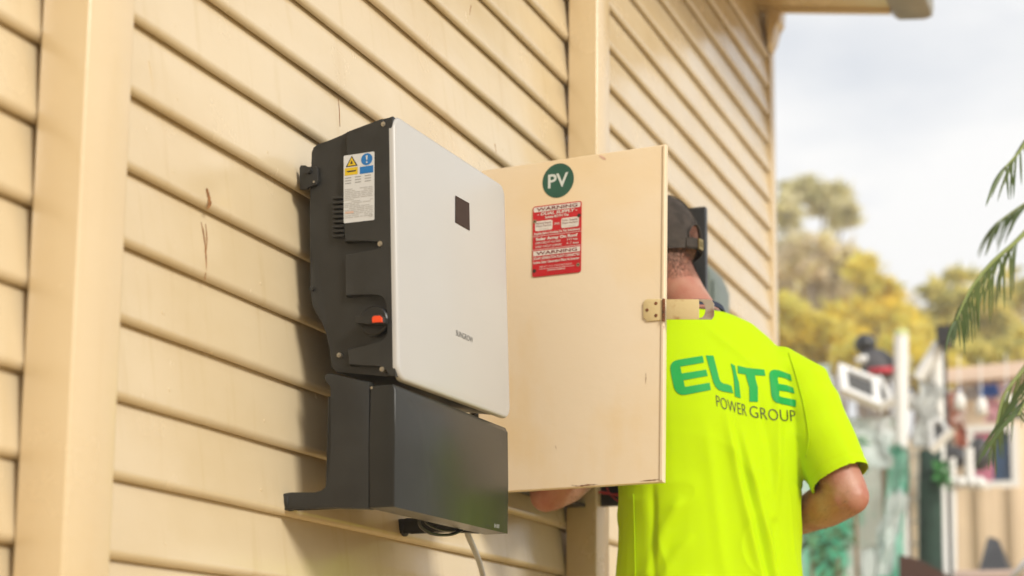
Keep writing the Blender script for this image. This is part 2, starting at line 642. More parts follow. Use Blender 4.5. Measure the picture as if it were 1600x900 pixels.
# mounting lug at the top of the back
bm = bmesh.new()
prism(bm, sd([(467.5, 262), (470, 258), (477, 258), (481, 262), (492, 259), (496, 262), (497, 284), (494, 289), (481, 291), (480, 295), (468, 296)], YS + 0.006), Vector((0, 0.006, 0)), bev=0.0012)
lug = obj('mounting_bracket', bm, M_DARK, inv, smooth=35)
bm = bmesh.new()
c = at(483, 267, YS + 0.004)
tube(bm, [c + Vector((0, 0.004, 0)), c + Vector((0, -0.006, 0))], 0.0058, 12)
obj('bolt', bm, M_DARK, lug, smooth=35)
bm = bmesh.new()
c = at(490, 284, YS + 0.004)
tube(bm, [c + Vector((0, 0.004, 0)), c + Vector((0, 0.0, 0))], 0.002, 10)
obj('screw', bm, M_STEEL, lug)

# white front shell: a shallow rounded pan
A, B, Cc, D = Vector((0.2355, 2.484, 1.0905)), Vector((0.2355, 2.988, 1.1025)), Vector((0.2165, 2.992, 1.5815)), Vector((0.2165, 2.485, 1.5605))


def front(u, v, h=0.0):
    """u, v in 0..1 on the shell; h metres out"""
    p = A.lerp(B, u).lerp(D.lerp(Cc, u), v)
    return p + Vector((0.999, 0, 0.04)) * h


bm = bmesh.new()
Wd, Hd = (B - A).length, (D - A).length
loops = []
for inset, h in ((0.0, -0.011), (0.0, -0.006), (0.0010, -0.0030), (0.003, -0.0010), (0.0065, 0.0)):
    r = 0.026 - inset
    pts = rrect(inset, inset, Wd - inset, Hd - inset, r, 8)
    loops.append([bm.verts.new(front(x / Wd, y / Hd, h)) for x, y in pts])
for i in range(len(loops) - 1):
    k = len(loops[i])
    for j in range(k):
        bm.faces.new((loops[i][j], loops[i][(j + 1) % k], loops[i + 1][(j + 1) % k], loops[i + 1][j]))
bm.faces.new(loops[-1])
bm.faces.new(list(reversed(loops[0])))
shell = obj('front_cover', bm, M_WHITE, inv, smooth=50)


def uv_of(x, y):
    """shell coordinates of the point seen at a pixel"""
    X = 0.226
    for _ in range(4):
        p = on(x, y, X)
        v = (p.z - A.z) / (D.z - A.z)
        X = A.x + (D.x - A.x) * v
    u = (p.y - A.y) / (B.y - A.y)
    v = (p.z - (A.z + (B.z - A.z) * u)) / (D.z - A.z + (Cc.z - B.z - D.z + A.z) * u)
    return u, v


bm = bmesh.new()
q = [uv_of(*p) for p in ((710, 347), (732.5, 360), (731.5, 317), (710, 305))]
flat(bm, q, lambda u, v: front(u, v, 0.0009))
win = obj('display_window', bm, M_GLASSB, inv)
bm = bmesh.new()
u0, v0 = uv_of(712, 524)
u1, v1 = uv_of(738, 533)
put_text(bm, 'SUNGROW', lambda a, b: front(u0 + a / Wd, v0 + b / Hd, 0.0008), 0, 0, 0.0105, width=(u1 - u0) * Wd, bold=0.0)
obj('maker_lettering', bm, mat('print_dark_grey', (0.13, 0.13, 0.13), 0.5), inv)

# rating label on the near side
la, lb, lc_, ld = at(537, 349, YS - 0.0007), at(585, 343.5, YS - 0.0007), at(585, 236.5, YS - 0.0007), at(537, 243.5, YS - 0.0007)
LW, LH = (lb - la).length, (ld - la).length


def lab(u, v, h=0.0):
    p = la.lerp(lb, u).lerp(ld.lerp(lc_, u), v)
    return p + Vector((0, -h, 0))


bm = bmesh.new()
flat(bm, [(x / LW, y / LH) for x, y in rrect(0, 0, LW, LH, 0.002, 3)], lambda u, v: lab(u, v), 0)
e1, e2 = 0.0003, 0.0006
flat(bm, [(0.04, 0.70), (0.46, 0.70), (0.46, 0.81), (0.04, 0.81)], lambda u, v: lab(u, v, e1), 1)
flat(bm, [(0.07, 0.825), (0.46, 0.825), (0.265, 0.985)], lambda u, v: lab(u, v, e1), 3)
flat(bm, [(0.125, 0.838), (0.405, 0.838), (0.265, 0.958)], lambda u, v: lab(u, v, e2), 1)
flat(bm, [(0.22, 0.862), (0.31, 0.862), (0.30, 0.875), (0.265, 0.915), (0.23, 0.875)], lambda u, v: lab(u, v, 0.0009), 3)
flat(bm, [(0.09, 0.765), (0.42, 0.765), (0.38, 0.745), (0.14, 0.745)], lambda u, v: lab(u, v, e2), 3)
flat(bm, [(0.755 + 0.185 * math.cos(a), 0.90 + 0.088 * math.sin(a)) for a in (2 * math.pi * i / 28 for i in range(28))], lambda u, v: lab(u, v, e1), 2)
flat(bm, [(0.725, 0.955), (0.745, 0.885), (0.77, 0.885), (0.79, 0.955)], lambda u, v: lab(u, v, e2), 0)
flat(bm, [(0.757 + 0.028 * math.cos(a), 0.855 + 0.013 * math.sin(a)) for a in (2 * math.pi * i / 10 for i in range(10))], lambda u, v: lab(u, v, e2), 0)
flat(bm, [(0.53, 0.695), (0.965, 0.695), (0.965, 0.80), (0.53, 0.80)], lambda u, v: lab(u, v, e1), 2)
for r_ in range(3):
    for c_ in range(3):
        x0 = 0.05 + c_ * 0.32
        y0 = 0.655 - r_ * 0.04
        flat(bm, [(x0, y0), (x0 + 0.2, y0), (x0 + 0.2, y0 + 0.012), (x0, y0 + 0.012)], lambda u, v: lab(u, v, e1), 4)
for r_ in range(17):
    y0 = 0.485 - r_ * 0.026
    x = 0.04
    while x < 0.93:
        w = random.uniform(0.08, 0.3)
        if random.random() < 0.8:
            flat(bm, [(x, y0), (min(0.95, x + w), y0), (min(0.95, x + w), y0 + 0.013), (x, y0 + 0.013)], lambda u, v: lab(u, v, e1), 5)
        x += w + 0.03
flat(bm, [(0.05, 0.135), (0.33, 0.135), (0.33, 0.165), (0.05, 0.165)], lambda u, v: lab(u, v, e2), 6)
put_text(bm, 'CE', lambda a, b: lab(a, b, e2), 0.83, 0.05, 0.035, width=0.11, mi=4)
obj('rating_label', bm, [M_STICK, M_SYEL, M_SBLUE, M_INK, M_SGREY, M_SLITE, M_SPINK], inv, normals=False)

# lower wiring cover with its two stand-off arms
bm = bmesh.new()
low_prof = [(578, 602), (614, 600), (618, 608), (617, 700), (616, 792), (576, 794), (577, 700)]
prism(bm, sd(low_prof, YS + 0.002), Vector((0, YF - YS + 0.006, 0.004)), bev=0.004, seg=3)
low = obj('lower_cover', bm, M_DARK2, inv, smooth=40)
bm = bmesh.new()
arm_prof = [(506, 588), (509, 584), (517, 583), (540, 589), (577, 596), (576, 795), (520, 793), (455, 793), (448, 797), (437, 797), (435, 785), (437, 772),
            (447, 770), (456, 772), (492, 772), (503, 769), (510, 763), (514, 752), (517, 700), (519, 604), (516, 600), (508, 597)]
prism(bm, sd(arm_prof, YS + 0.003), Vector((0, 0.022, 0)), bev=0.003)
obj('standoff_arm', bm, M_DARK, inv, smooth=35)
bm = bmesh.new()
prism(bm, [p + Vector((0, 0.455, 0.004)) for p in sd(arm_prof, YS + 0.003)], Vector((0, 0.022, 0)), bev=0.003)
obj('standoff_arm', bm, M_DARK, inv, smooth=35)
for dy in (0.014, 0.469):                          # round feet against the boards
    c = at(442, 783, YS + 0.003) + Vector((0, dy, 0))
    bm = bmesh.new()
    tube(bm, [Vector((0.0215, c.y, c.z)), Vector((0.0260, c.y, c.z)), Vector((0.0270, c.y, c.z))], [0.0165, 0.0165, 0.0150], 20)
    obj('foot_pad', bm, M_DARK, inv, smooth=40)
# floor and rear plate of the wiring space
bm = bmesh.new()
pz = at(576, 792, YS).z
box(bm, 0.085, 0.19, YS + 0.027, YF - 0.045, pz + 0.03, pz + 0.20, bev=0.003)
obj('wiring_housing', bm, M_DARK, inv)
bm = bmesh.new()
sA = at(597, 603, YS)
c = at(580.5, 606, YS + 0.001)
tube(bm, [c + Vector((0, 0.004, 0)), c + Vector((0, -0.0005, 0))], 0.0022, 10)
obj('screw', bm, M_STEEL, inv)
# model number, worn, on the lower right of the cover
bm = bmesh.new()
c0 = on(772, 824, 0.2372)
put_text(bm, 'SH10RT', lambda a, b: c0 + Vector((0.0004, a, b + a * 0.02)), 0, 0, 0.007, width=0.026)
obj('model_lettering', bm, M_SLITE, inv)

# cables under the inverter
cb = thing('conduit', on(742, 870, 0.12), 'pale grey cable curving down from under the inverter', 'cable')
cpt = [on(727, 815, 0.14), on(731, 835, 0.13), on(741, 858, 0.11), on(751, 885, 0.085), on(756, 915, 0.06), on(757, 990, 0.045), on(757, 1080, 0.04)]
bm = bmesh.new()
tube(bm, curve_pts(cpt, 40), 0.0062, 12)
obj('cable_sheath', bm, M_CABLE, cb, smooth='all')
for lbl, ctrl, rr in (('black cable looping closest below the inverter cover', [(654, 806), (657, 822), (675, 834), (705, 835), (728, 824), (738, 810)], 0.0030),
                      ('thinner black cable sagging behind the loop under the inverter', [(662, 806), (668, 819), (690, 828), (712, 828), (726, 818), (734, 808)], 0.0022)):
    bm = bmesh.new()
    X = 0.165 if rr > 0.0025 else 0.14
    tube(bm, curve_pts([on(x, y, X) for x, y in ctrl], 30), rr, 10)
    tag(obj('loose_cable', bm, M_BCABLE, None, smooth='all'), lbl, 'cable', 'loose black cables below the inverter')

# ------------------------------------------------------------------ meter box with open door and swung-out board
YD = 3.28
mb = thing('meter_box', (0.05, 3.6, 1.03), 'meter box with cream door swung open showing PV and warning signs', 'meter box')
zb, zt = 1.036, 1.690
bm = bmesh.new()
box(bm, 0.0225, 0.030, 3.30, 3.905, zb, zt)
box(bm, 0.030, 0.074, 3.30, 3.308, zb, zt)
box(bm, 0.030, 0.074, 3.897, 3.905, zb, zt)
box(bm, 0.030, 0.074, 3.308, 3.897, zb, zb + 0.008)
box(bm, 0.030, 0.074, 3.308, 3.897, zt - 0.008, zt)
obj('box_body', bm, M_BLACK, mb)
# door: pressed steel sheet with folded edges
dTR, dBR = at(1040, 225, YD), at(1036, 753, YD)
dTL, dBL = Vector((0.040, YD, dTR.z - 0.010)), Vector((0.040, YD, dBR.z - 0.008))


def dr(u, v, h=0.0):
    p = dBL.lerp(dBR, u).lerp(dTL.lerp(dTR, u), v)
    return p + Vector((0, -h, 0))


bm = bmesh.new()
prism(bm, [dr(0, 0), dr(1, 0), dr(1, 1), dr(0, 1)], Vector((0, 0.020, 0)), bev=0.0028, seg=3)
door = obj('door', bm, M_DOOR, mb, smooth=40)
DWd, DHt = (dBR - dBL).length, (dTL - dBL).length


def duv(x, y):
    p = at(x, y, YD)
    u = (p.x - dBL.x) / (dBR.x - dBL.x)
    v = (p.z - (dBL.z + (dBR.z - dBL.z) * u)) / (dTL.z - dBL.z)
    return u, v


# turned edge down the free side
bm = bmesh.new()
e0, e1_ = duv(1031, 745)[0], 0.9985
prism(bm, [dr(e0, 0.004, 0.0004), dr(e1_, 0.004, 0.0004), dr(e1_, 0.996, 0.0004), dr(e0 + 0.004, 0.996, 0.0004)], Vector((0, -0.0022, 0)), bev=0.0009)
obj('folded_edge', bm, M_DOOR, door)
# round PV sticker
bm = bmesh.new()
pc = duv(870, 283)
cxy = (pc[0] * DWd, pc[1] * DHt)
rP = 0.0385


def dpl(h):
    return lambda x, y: dr(x / DWd, y / DHt, h)


flat(bm, [(cxy[0] + rP * 0.93 * math.cos(a), cxy[1] + rP * math.sin(a)) for a in (2 * math.pi * i / 48 for i in range(48))], dpl(0.0008), 0)
put_text(bm, 'PV', dpl(0.0012), cxy[0], cxy[1] - 0.0145, 0.030, width=0.046, bold=0.018, mi=1, align='C')
obj('pv_sticker', bm, [M_SGREEN, mat('sticker_grey', (0.55, 0.58, 0.55), 0.5)], door, normals=False)
# red warning sign
s0 = duv(831, 434)
s1 = duv(906, 426)
s2 = duv(906, 315)
sx, sy = s0[0] * DWd, s0[1] * DHt
SW, SH_ = (s1[0] - s0[0]) * DWd, (s2[1] - s1[1]) * DHt
skew = ((s1[1] - s0[1]) * DHt) / SW


def spl(h):
    return lambda u, v: dr((sx + u * SW) / DWd, (sy + v * SH_ + u * SW * skew) / DHt, h)


bm = bmesh.new()
rr_ = [(x / SW, y / SH_) for x, y in rrect(0, 0, SW, SH_, 0.005, 4)]
top = [bm.verts.new(spl(0.0022)(*p)) for p in rr_]
bot = [bm.verts.new(spl(0.0003)(*p)) for p in rr_]
bm.faces.new(top)
for i in range(len(top)):
    bm.faces.new((top[i], bot[i], bot[(i + 1) % len(top)], top[(i + 1) % len(top)]))
p1, p2 = spl(0.0025), spl(0.0029)


def band(x0, y0, x1, y1, mi, r=0.0, pl=p1):
    pts = rrect(x0 * SW, y0 * SH_, x1 * SW, y1 * SH_, r, 3) if r else [(x0 * SW, y0 * SH_), (x1 * SW, y0 * SH_), (x1 * SW, y1 * SH_), (x0 * SW, y1 * SH_)]
    flat(bm, [(a / SW, b / SH_) for a, b in pts], pl, mi)


def line(s, x, y, h, w, mi=1, bold=0.0, align='C', slant=0.0):
    def pl(a, b):
        return p2(a / SW, b / SH_)
    put_text(bm, s, pl, x * SW, y * SH_, h * SH_, width=w * SW, bold=bold, mi=mi, align=align, slant=slant)


band(0.018, 0.915, 0.982, 0.985, 1, 0.003)
line('WARNING', 0.5, 0.928, 0.044, 0.84, 2, 0.02)
line('- DUAL SUPPLY -', 0.5, 0.862, 0.040, 0.82, 1, 0.03, slant=0.25)
line('Isolate BOTH The', 0.5, 0.812, 0.033, 0.48, 1, 0.03)
for x0, x1, t1 in ((0.05, 0.41, 'Normal Supply'), (0.59, 0.95, 'Solar Supply')):
    band(x0, 0.645, x1, 0.785, 1, 0.004)
    line(t1, (x0 + x1) / 2, 0.740, 0.026, 0.31, 2, 0.0)
    line('Main Switch', (x0 + x1) / 2, 0.700, 0.026, 0.31, 2, 0.0)
    line('(A.C. Isolator)', (x0 + x1) / 2, 0.662, 0.014, 0.20, 3, 0.0)
line('AND', 0.5, 0.705, 0.030, 0.12, 1, 0.01)
line('Supplies Before Working On This Switchboard', 0.5, 0.592, 0.030, 0.94, 1, 0.03)
band(0.0, 0.568, 1.0, 0.574, 1)
line('Solar Array On Roof', 0.5, 0.510, 0.037, 0.86, 1, 0.045)
line('OPEN CIRCUIT VOLTAGE', 0.06, 0.458, 0.028, 0.52, 1, 0.01, 'L')
line('545', 0.70, 0.462, 0.034, 0.11, 1, -0.01, 'L', 0.2)
line('Volts', 0.93, 0.460, 0.026, 0.10, 1, 0.02, 'R')
line('SHORT CIRCUIT CURRENT', 0.06, 0.405, 0.028, 0.55, 1, 0.01, 'L')
line('6.2', 0.70, 0.410, 0.034, 0.10, 1, -0.01, 'L', 0.2)
line('Amps', 0.95, 0.407, 0.026, 0.12, 1, 0.02, 'R')
band(0.0, 0.377, 1.0, 0.383, 1)
band(0.018, 0.292, 0.982, 0.362, 1)
line('WARNING', 0.5, 0.305, 0.044, 0.84, 2, 0.02)
line('SOLAR GENERATION PLANT CONNECTED', 0.5, 0.238, 0.036, 0.95, 1, 0.025)
line('Isolate Solar Generation Plant At Inverter', 0.5, 0.183, 0.034, 0.95, 1, 0.025)
line('NEXT TO THIS BOARD', 0.48, 0.118, 0.026, 0.66, 1, -0.01, slant=0.15)
band(0.14, 0.098, 0.86, 0.103, 1)
line('(Inverter Location)', 0.5, 0.066, 0.024, 0.36, 1, 0.015)
for x, y, mi in ((0.045, 0.785, 4), (0.955, 0.795, 5), (0.045, 0.085, 5), (0.945, 0.105, 4)):
    pts = [(x * SW + 0.0042 * math.cos(a), y * SH_ + 0.0042 * math.sin(a)) for a in (2 * math.pi * i / 14 for i in range(14))]
    flat(bm, [(a / SW, b / SH_) for a, b in pts], spl(0.0032), mi)
    pts = [(x * SW + 0.0018 * math.cos(a), y * SH_ + 0.0018 * math.sin(a)) for a in (2 * math.pi * i / 8 for i in range(8))]
    flat(bm, [(a / SW, b / SH_) for a, b in pts], spl(0.0036), 5)
obj('warning_sign', bm, [M_SRED, M_SWHITE, mat('sign_dark_red', (0.16, 0.012, 0.02), 0.5), mat('sign_pale_print', (0.42, 0.34, 0.32), 0.5),
                         mat('old_rivet', (0.30, 0.22, 0.13), 0.5, metal=0.4), mat('rivet_hole', (0.04, 0.02, 0.01), 0.7)], door, normals=False)
# hasp on the free edge
M_HASP = mat('hasp_plate', (0.62, 0.49, 0.25), 0.45, col2=(0.36, 0.15, 0.035), vscale=26, lo=0.27, hi=0.42, metal=0.0, bump=0.3, bscale=120)
M_HASPB = mat('hasp_bare', (0.50, 0.42, 0.33), 0.35, col2=(0.25, 0.13, 0.06), vscale=40, lo=0.3, hi=0.55, metal=0.6)
bm = bmesh.new()
prism(bm, [at(x, y, YD - 0.0035) for x, y in ((1007, 469), (1011, 467), (1034, 467), (1034, 500), (1011, 502), (1005, 496), (1005, 474))], Vector((0, 0.0026, 0)), bev=0.0007)
hasp = obj('hasp', bm, M_HASP, door, smooth=40)
for x, y in ((1025, 474), (1011, 484.5), (1025, 493)):
    bm = bmesh.new()
    c = at(x, y, YD - 0.0035)
    tube(bm, [c + Vector((0, 0.002, 0)), c + Vector((0, -0.0006, 0)), c + Vector((0, -0.0012, 0))], [0.0036, 0.0036, 0.0024], 12)
    o_ = obj('rivet', bm, M_RUST, door)
bm = bmesh.new()
for y0, y1 in ((467, 474), (475, 481), (482, 488), (489, 495), (496, 502)):
    a, b = at(1037, y0, YD - 0.0045), at(1037, y1, YD - 0.0045)
    tube(bm, [a, b], 0.0034, 10)
obj('hinge_knuckle', bm, M_RUST, door, smooth=40)
bm = bmesh.new()
leaf = [(1041, 467.5), (1108, 468), (1112, 470), (1115, 474), (1115, 493), (1111, 499), (1098, 499), (1090, 497.5), (1098, 494), (1102, 488), (1101, 478), (1096, 471.5),
        (1092, 470), (1092, 498), (1041, 499)]
leaf = [(1041, 467.5), (1092, 467.5), (1092, 499), (1041, 499)]
prism(bm, [at(x, y, YD - 0.0045) for x, y in leaf], Vector((0, 0.0026, 0)), bev=0.0006)
hook = [(1092.2, 467.5), (1108, 468), (1112, 469.5), (1115.5, 474), (1115.5, 493), (1112, 499), (1092.2, 499), (1092.2, 497.2), (1097, 496), (1101, 491), (1102.5, 484), (1101, 477),
        (1097, 471.5), (1092.2, 470)]
prism(bm, [at(x, y, YD - 0.0045) for x, y in hook], Vector((0, 0.0026, 0)), mi=1)
obj('hasp_leaf', bm, [M_HASP, M_HASPB], door, smooth=40)


def door_mark(pxs, w, m):
    bm = bmesh.new()
    pts = curve_pts([at(x, y, YD - 0.0007) for x, y in pxs], 14)
    L = []
    for i, p in enumerate(pts):
        t = i / (len(pts) - 1)
        ww = w * (0.3 + math.sin(math.pi * t)) * random.uniform(0.3, 1.1)
        L.append((bm.verts.new(p + Vector((-ww * 0.5, -0.0004 * random.random(), ww))), bm.verts.new(p + Vector((ww * 0.5, 0, -ww)))))
    for i in range(len(pts) - 1):
        bm.faces.new((L[i][0], L[i][1], L[i + 1][1], L[i + 1][0]))
    obj('rust_mark', bm, m, door)


door_mark([(893, 758), (905, 759.5), (920, 757.5), (934, 757)], 0.0013, M_RUST)
door_mark([(1000, 752), (1010, 751), (1022, 750), (1030, 749)], 0.0009, M_RUST)
door_mark([(868, 696), (869, 700), (870, 703)], 0.0014, M_RUST)
door_mark([(1009, 582), (1009.5, 590), (1008.5, 600)], 0.0008, M_RUST)
door_mark([(1036, 503), (1037, 510), (1036, 520)], 0.0018, M_RUST)
door_mark([(936, 243), (941, 246), (947, 248)], 0.004, mat('scuffed_paint', (0.66, 0.42, 0.33), 0.6))
# black instrument board, swung out on the far side
bm = bmesh.new()
zb0 = at(960, 790, 3.915).z
zt0 = at(1100, 322, 3.915).z
box(bm, 0.078, at(1102, 330, 3.915).x, 3.915, 3.937, zb0, zt0, bev=0.003)
panel = obj('instrument_board', bm, M_BLACK, mb, smooth=40)
bm = bmesh.new()
box(bm, 0.0228, 0.076, 3.9085, 3.935, zb0 + 0.002, zt0, bev=0.002)
obj('board_hinge', bm, M_BLACK, mb)
wires = [([(900, 769), (922, 767.5), (945, 771), (968, 772), (985, 766)], 3.90, 0.0018), ([(948, 762), (952, 770), (958, 777), (968, 783), (990, 780)], 3.895, 0.0014),
         ([(890, 764), (915, 771), (940, 768), (968, 776)], 3.903, 0.0013)]
for ctrl, Y, r in wires:
    bm = bmesh.new()
    tube(bm, curve_pts([at(x, y, Y) for x, y in ctrl], 24), r, 8)
    obj('red_wire', bm, M_WRED, mb, smooth='all')

# small grey-green cabinet further along the wall
gb = thing('wall_cabinet', (0.03, 5.05, 1.40), 'small grey-green box on the far wall behind the black board', 'cabinet')
bm = bmesh.new()
prism(bm, [Vector((0.0235, 4.99, 1.42)), Vector((0.097, 4.99, 1.42)), Vector((0.099, 4.99, 1.905)), Vector((0.082, 4.99, 1.945)), Vector((0.0235, 4.99, 1.965))], Vector((0, 0.22, 0)), bev=0.004)
obj('cabinet_body', bm, M_GREYBOX, gb, smooth=40)
bm = bmesh.new()
box(bm, 0.1005, 0.108, 5.005, 5.195, 1.44, 1.89, bev=0.003)
obj('cabinet_door', bm, M_GREYBOX, gb, smooth=40)

# ------------------------------------------------------------------ person
M_SKIN = mat('skin', (0.443, 0.230, 0.156), 0.46, col2=(0.377, 0.135, 0.086), vscale=16, lo=0.36, hi=0.66, bump=0.35, bscale=260, sub=0.10, detail=7)
M_SHIRT = mat('hi_vis_fabric', (0.435, 0.632, 0.001), 0.8, var=0.03, vscale=3, bump=0.22, bscale=900, spec=0.08)
M_NAVY = mat('navy_rib', (0.012, 0.018, 0.045), 0.8, bump=0.3, bscale=500)
M_CAP = mat('cap_cotton', (0.070, 0.057, 0.049), 0.9, col2=(0.041, 0.034, 0.030), vscale=40, bump=0.5, bscale=600, spec=0.2)
M_HAIR = mat('short_brown_hair', (0.060, 0.035, 0.020), 0.6)
M_TROUSER = mat('navy_work_trousers', (0.020, 0.024, 0.038), 0.85, var=0.3, vscale=20, bump=0.3, bscale=400)
M_BOOT = mat('tan_boot_leather', (0.20, 0.11, 0.05), 0.6, var=0.3, vscale=20)
M_PGREEN = mat('print_green', (0.000, 0.295, 0.045), 0.6, spec=0.3)
M_PBLACK = mat('print_charcoal', (0.035, 0.04, 0.02), 0.6, spec=0.3)
M_BRASS = mat('brass_buckle', (0.42, 0.32, 0.13), 0.35, metal=0.9)

TH = rad(40)
bR = Vector((math.cos(TH), math.sin(TH), 0))          # his right
bF = Vector((-math.sin(TH), math.cos(TH), 0))         # the way his chest faces
O = Vector((0.468, 3.600, 0))


def bp(r, f, z):
    return O + bR * r + bF * f + Vector((0, 0, z))


def loft(bm, rings, n=28, power=2.0):
    """rings: (centre, side vector * a, other vector * b); closed at both ends"""
    rows = []
    for c, sa, sb in rings:
        row = []
        for k in range(n):
            t = 2 * math.pi * k / n
            ct, st = math.cos(t), math.sin(t)
            x = math.copysign(abs(ct) ** (2 / power), ct)
            y = math.copysign(abs(st) ** (2 / power), st)
            row.append(bm.verts.new(c + sa * x + sb * y))
        rows.append(row)
    for i in range(len(rows) - 1):
        for k in range(n):
            bm.faces.new((rows[i][k], rows[i][(k + 1) % n], rows[i + 1][(k + 1) % n], rows[i + 1][k]))
    bm.faces.new(list(reversed(rows[0])))
    bm.faces.new(rows[-1])


def limb(bm, pts, rs, n=20, flat_=1.0, side=None, cavity=0.0):
    pts = [Vector(p) for p in pts]
    rings = []
    prev = side.copy() if side else None
    for i, p in enumerate(pts):
        t = (pts[min(i + 1, len(pts) - 1)] - pts[max(i - 1, 0)]).normalized()
        if prev is None:
            prev = t.orthogonal()
        s = (prev - t * prev.dot(t)).normalized()
        prev = s
        u = t.cross(s)
        rings.append((p, s * rs[i], u * rs[i] * flat_))
    if cavity:
        t = (pts[-1] - pts[-2]).normalized()
        c, sa, sb = rings[-1]
        k = (rs[-1] - 0.006) / rs[-1]
        rings.append((c - t * 0.001, sa * k, sb * k))
        rings.append((c - t * cavity, sa * k, sb * k))
    loft(bm, rings, n)


def fuse(bm, voxel, smooth_iter=4, fac=0.5):
    """one continuous skin over all the closed pieces in bm"""
    bmesh.ops.recalc_face_normals(bm, faces=bm.faces)
    me = bpy.data.meshes.new('fuse')
    bm.to_mesh(me)
    bm.free()
    o = bpy.data.objects.new('fuse', me)
    COL.objects.link(o)
    md = o.modifiers.new('r', 'REMESH')
    md.mode = 'VOXEL'
    md.voxel_size = voxel
    md2 = o.modifiers.new('s', 'SMOOTH')
    md2.factor = fac
    md2.iterations = smooth_iter
    dg = bpy.context.evaluated_depsgraph_get()
    me2 = bpy.data.meshes.new_from_object(o.evaluated_get(dg))
    bpy.data.objects.remove(o)
    bpy.data.meshes.remove(me)
    return me2


man = thing('person', (O.x, O.y, 0), 'person in a fluorescent yellow work shirt and dark cap working behind the open door', 'person')

# joints
NB = Vector((0.425, 3.640, 1.425))                     # neck base
HC = Vector((0.318, 3.700, 1.628))                     # head centre
hF = Vector((-0.985, 0.17, 0)).normalized()            # face looks at the wall
hL = Vector((0, 0, 1)).cross(hF)                       # head's left
shR, elR, wrR, hdR = Vector((0.622, 3.715, 1.312)), Vector((0.768, 3.668, 1.016)), Vector((0.575, 3.815, 0.962)), Vector((0.470, 3.850, 1.015))
shL, elL, wrL, hdL = Vector((0.318, 3.480, 1.312)), Vector((0.140, 3.455, 1.022)), Vector((0.185, 3.690, 1.120)), Vector((0.235, 3.790, 1.150))

body = bmesh.new()
# trunk under the shirt, pelvis, legs
loft(body, [(bp(0, 0.01, 0.86), bR * 0.165, bF * 0.11), (bp(0, 0.0, 0.98), bR * 0.17, bF * 0.105), (bp(0, 0, 1.15), bR * 0.185, bF * 0.105),
            (bp(0, 0.005, 1.28), bR * 0.19, bF * 0.095), (bp(-0.005, 0.015, 1.36), bR * 0.13, bF * 0.07), (NB + Vector((0, 0, 0.0)), bR * 0.06, bF * 0.058)])
for s in (-1, 1):
    limb(body, [bp(s * 0.09, 0, 0.90), bp(s * 0.10, 0.01, 0.70), bp(s * 0.105, 0.02, 0.47), bp(s * 0.11, 0.0, 0.30), bp(s * 0.115, -0.02, 0.09), bp(s * 0.117, 0.0, 0.05)],
         [0.095, 0.088, 0.060, 0.056, 0.040, 0.042])
    limb(body, [bp(s * 0.117, -0.05, 0.045), bp(s * 0.12, 0.06, 0.045), bp(s * 0.125, 0.16, 0.035)], [0.038, 0.042, 0.034])
# neck
limb(body, [NB + Vector((0.02, -0.01, -0.06)), NB, Vector((0.385, 3.664, 1.49)), Vector((0.352, 3.682, 1.55)), Vector((0.332, 3.690, 1.60))], [0.082, 0.066, 0.0625, 0.064, 0.062])
# head: cranium, face, jaw, nose, ears
HM = Matrix((hF, hL, Vector((0, 0, 1)))).transposed()


def hp(f, l, z):
    return HC + hF * f + hL * l + Vector((0, 0, z))


ellipsoid(body, hp(-0.008, 0, 0.018), 0.096, 0.077, 0.098, M=HM)
ellipsoid(body, hp(0.028, 0, -0.035), 0.068, 0.064, 0.085, M=HM)
ellipsoid(body, hp(0.050, 0, -0.082), 0.038, 0.046, 0.034, M=HM)
limb(body, [hp(0.092, 0, 0.005), hp(0.104, 0, -0.02), hp(0.112, 0, -0.034), hp(0.094, 0, -0.042)], [0.008, 0.011, 0.013, 0.010], 10)
ellipsoid(body, hp(0.088, 0, -0.066), 0.010, 0.024, 0.006, M=HM)
ellipsoid(body, hp(0.086, 0, -0.078), 0.010, 0.022, 0.007, M=HM)
ellipsoid(body, hp(0.088, 0, 0.014), 0.012, 0.050, 0.008, M=HM)
for s in (-1, 1):
    ellipsoid(body, hp(-0.008, s * 0.079, -0.012), 0.020, 0.008, 0.032, M=HM @ Matrix.Rotation(rad(-12), 3, 'Y'))
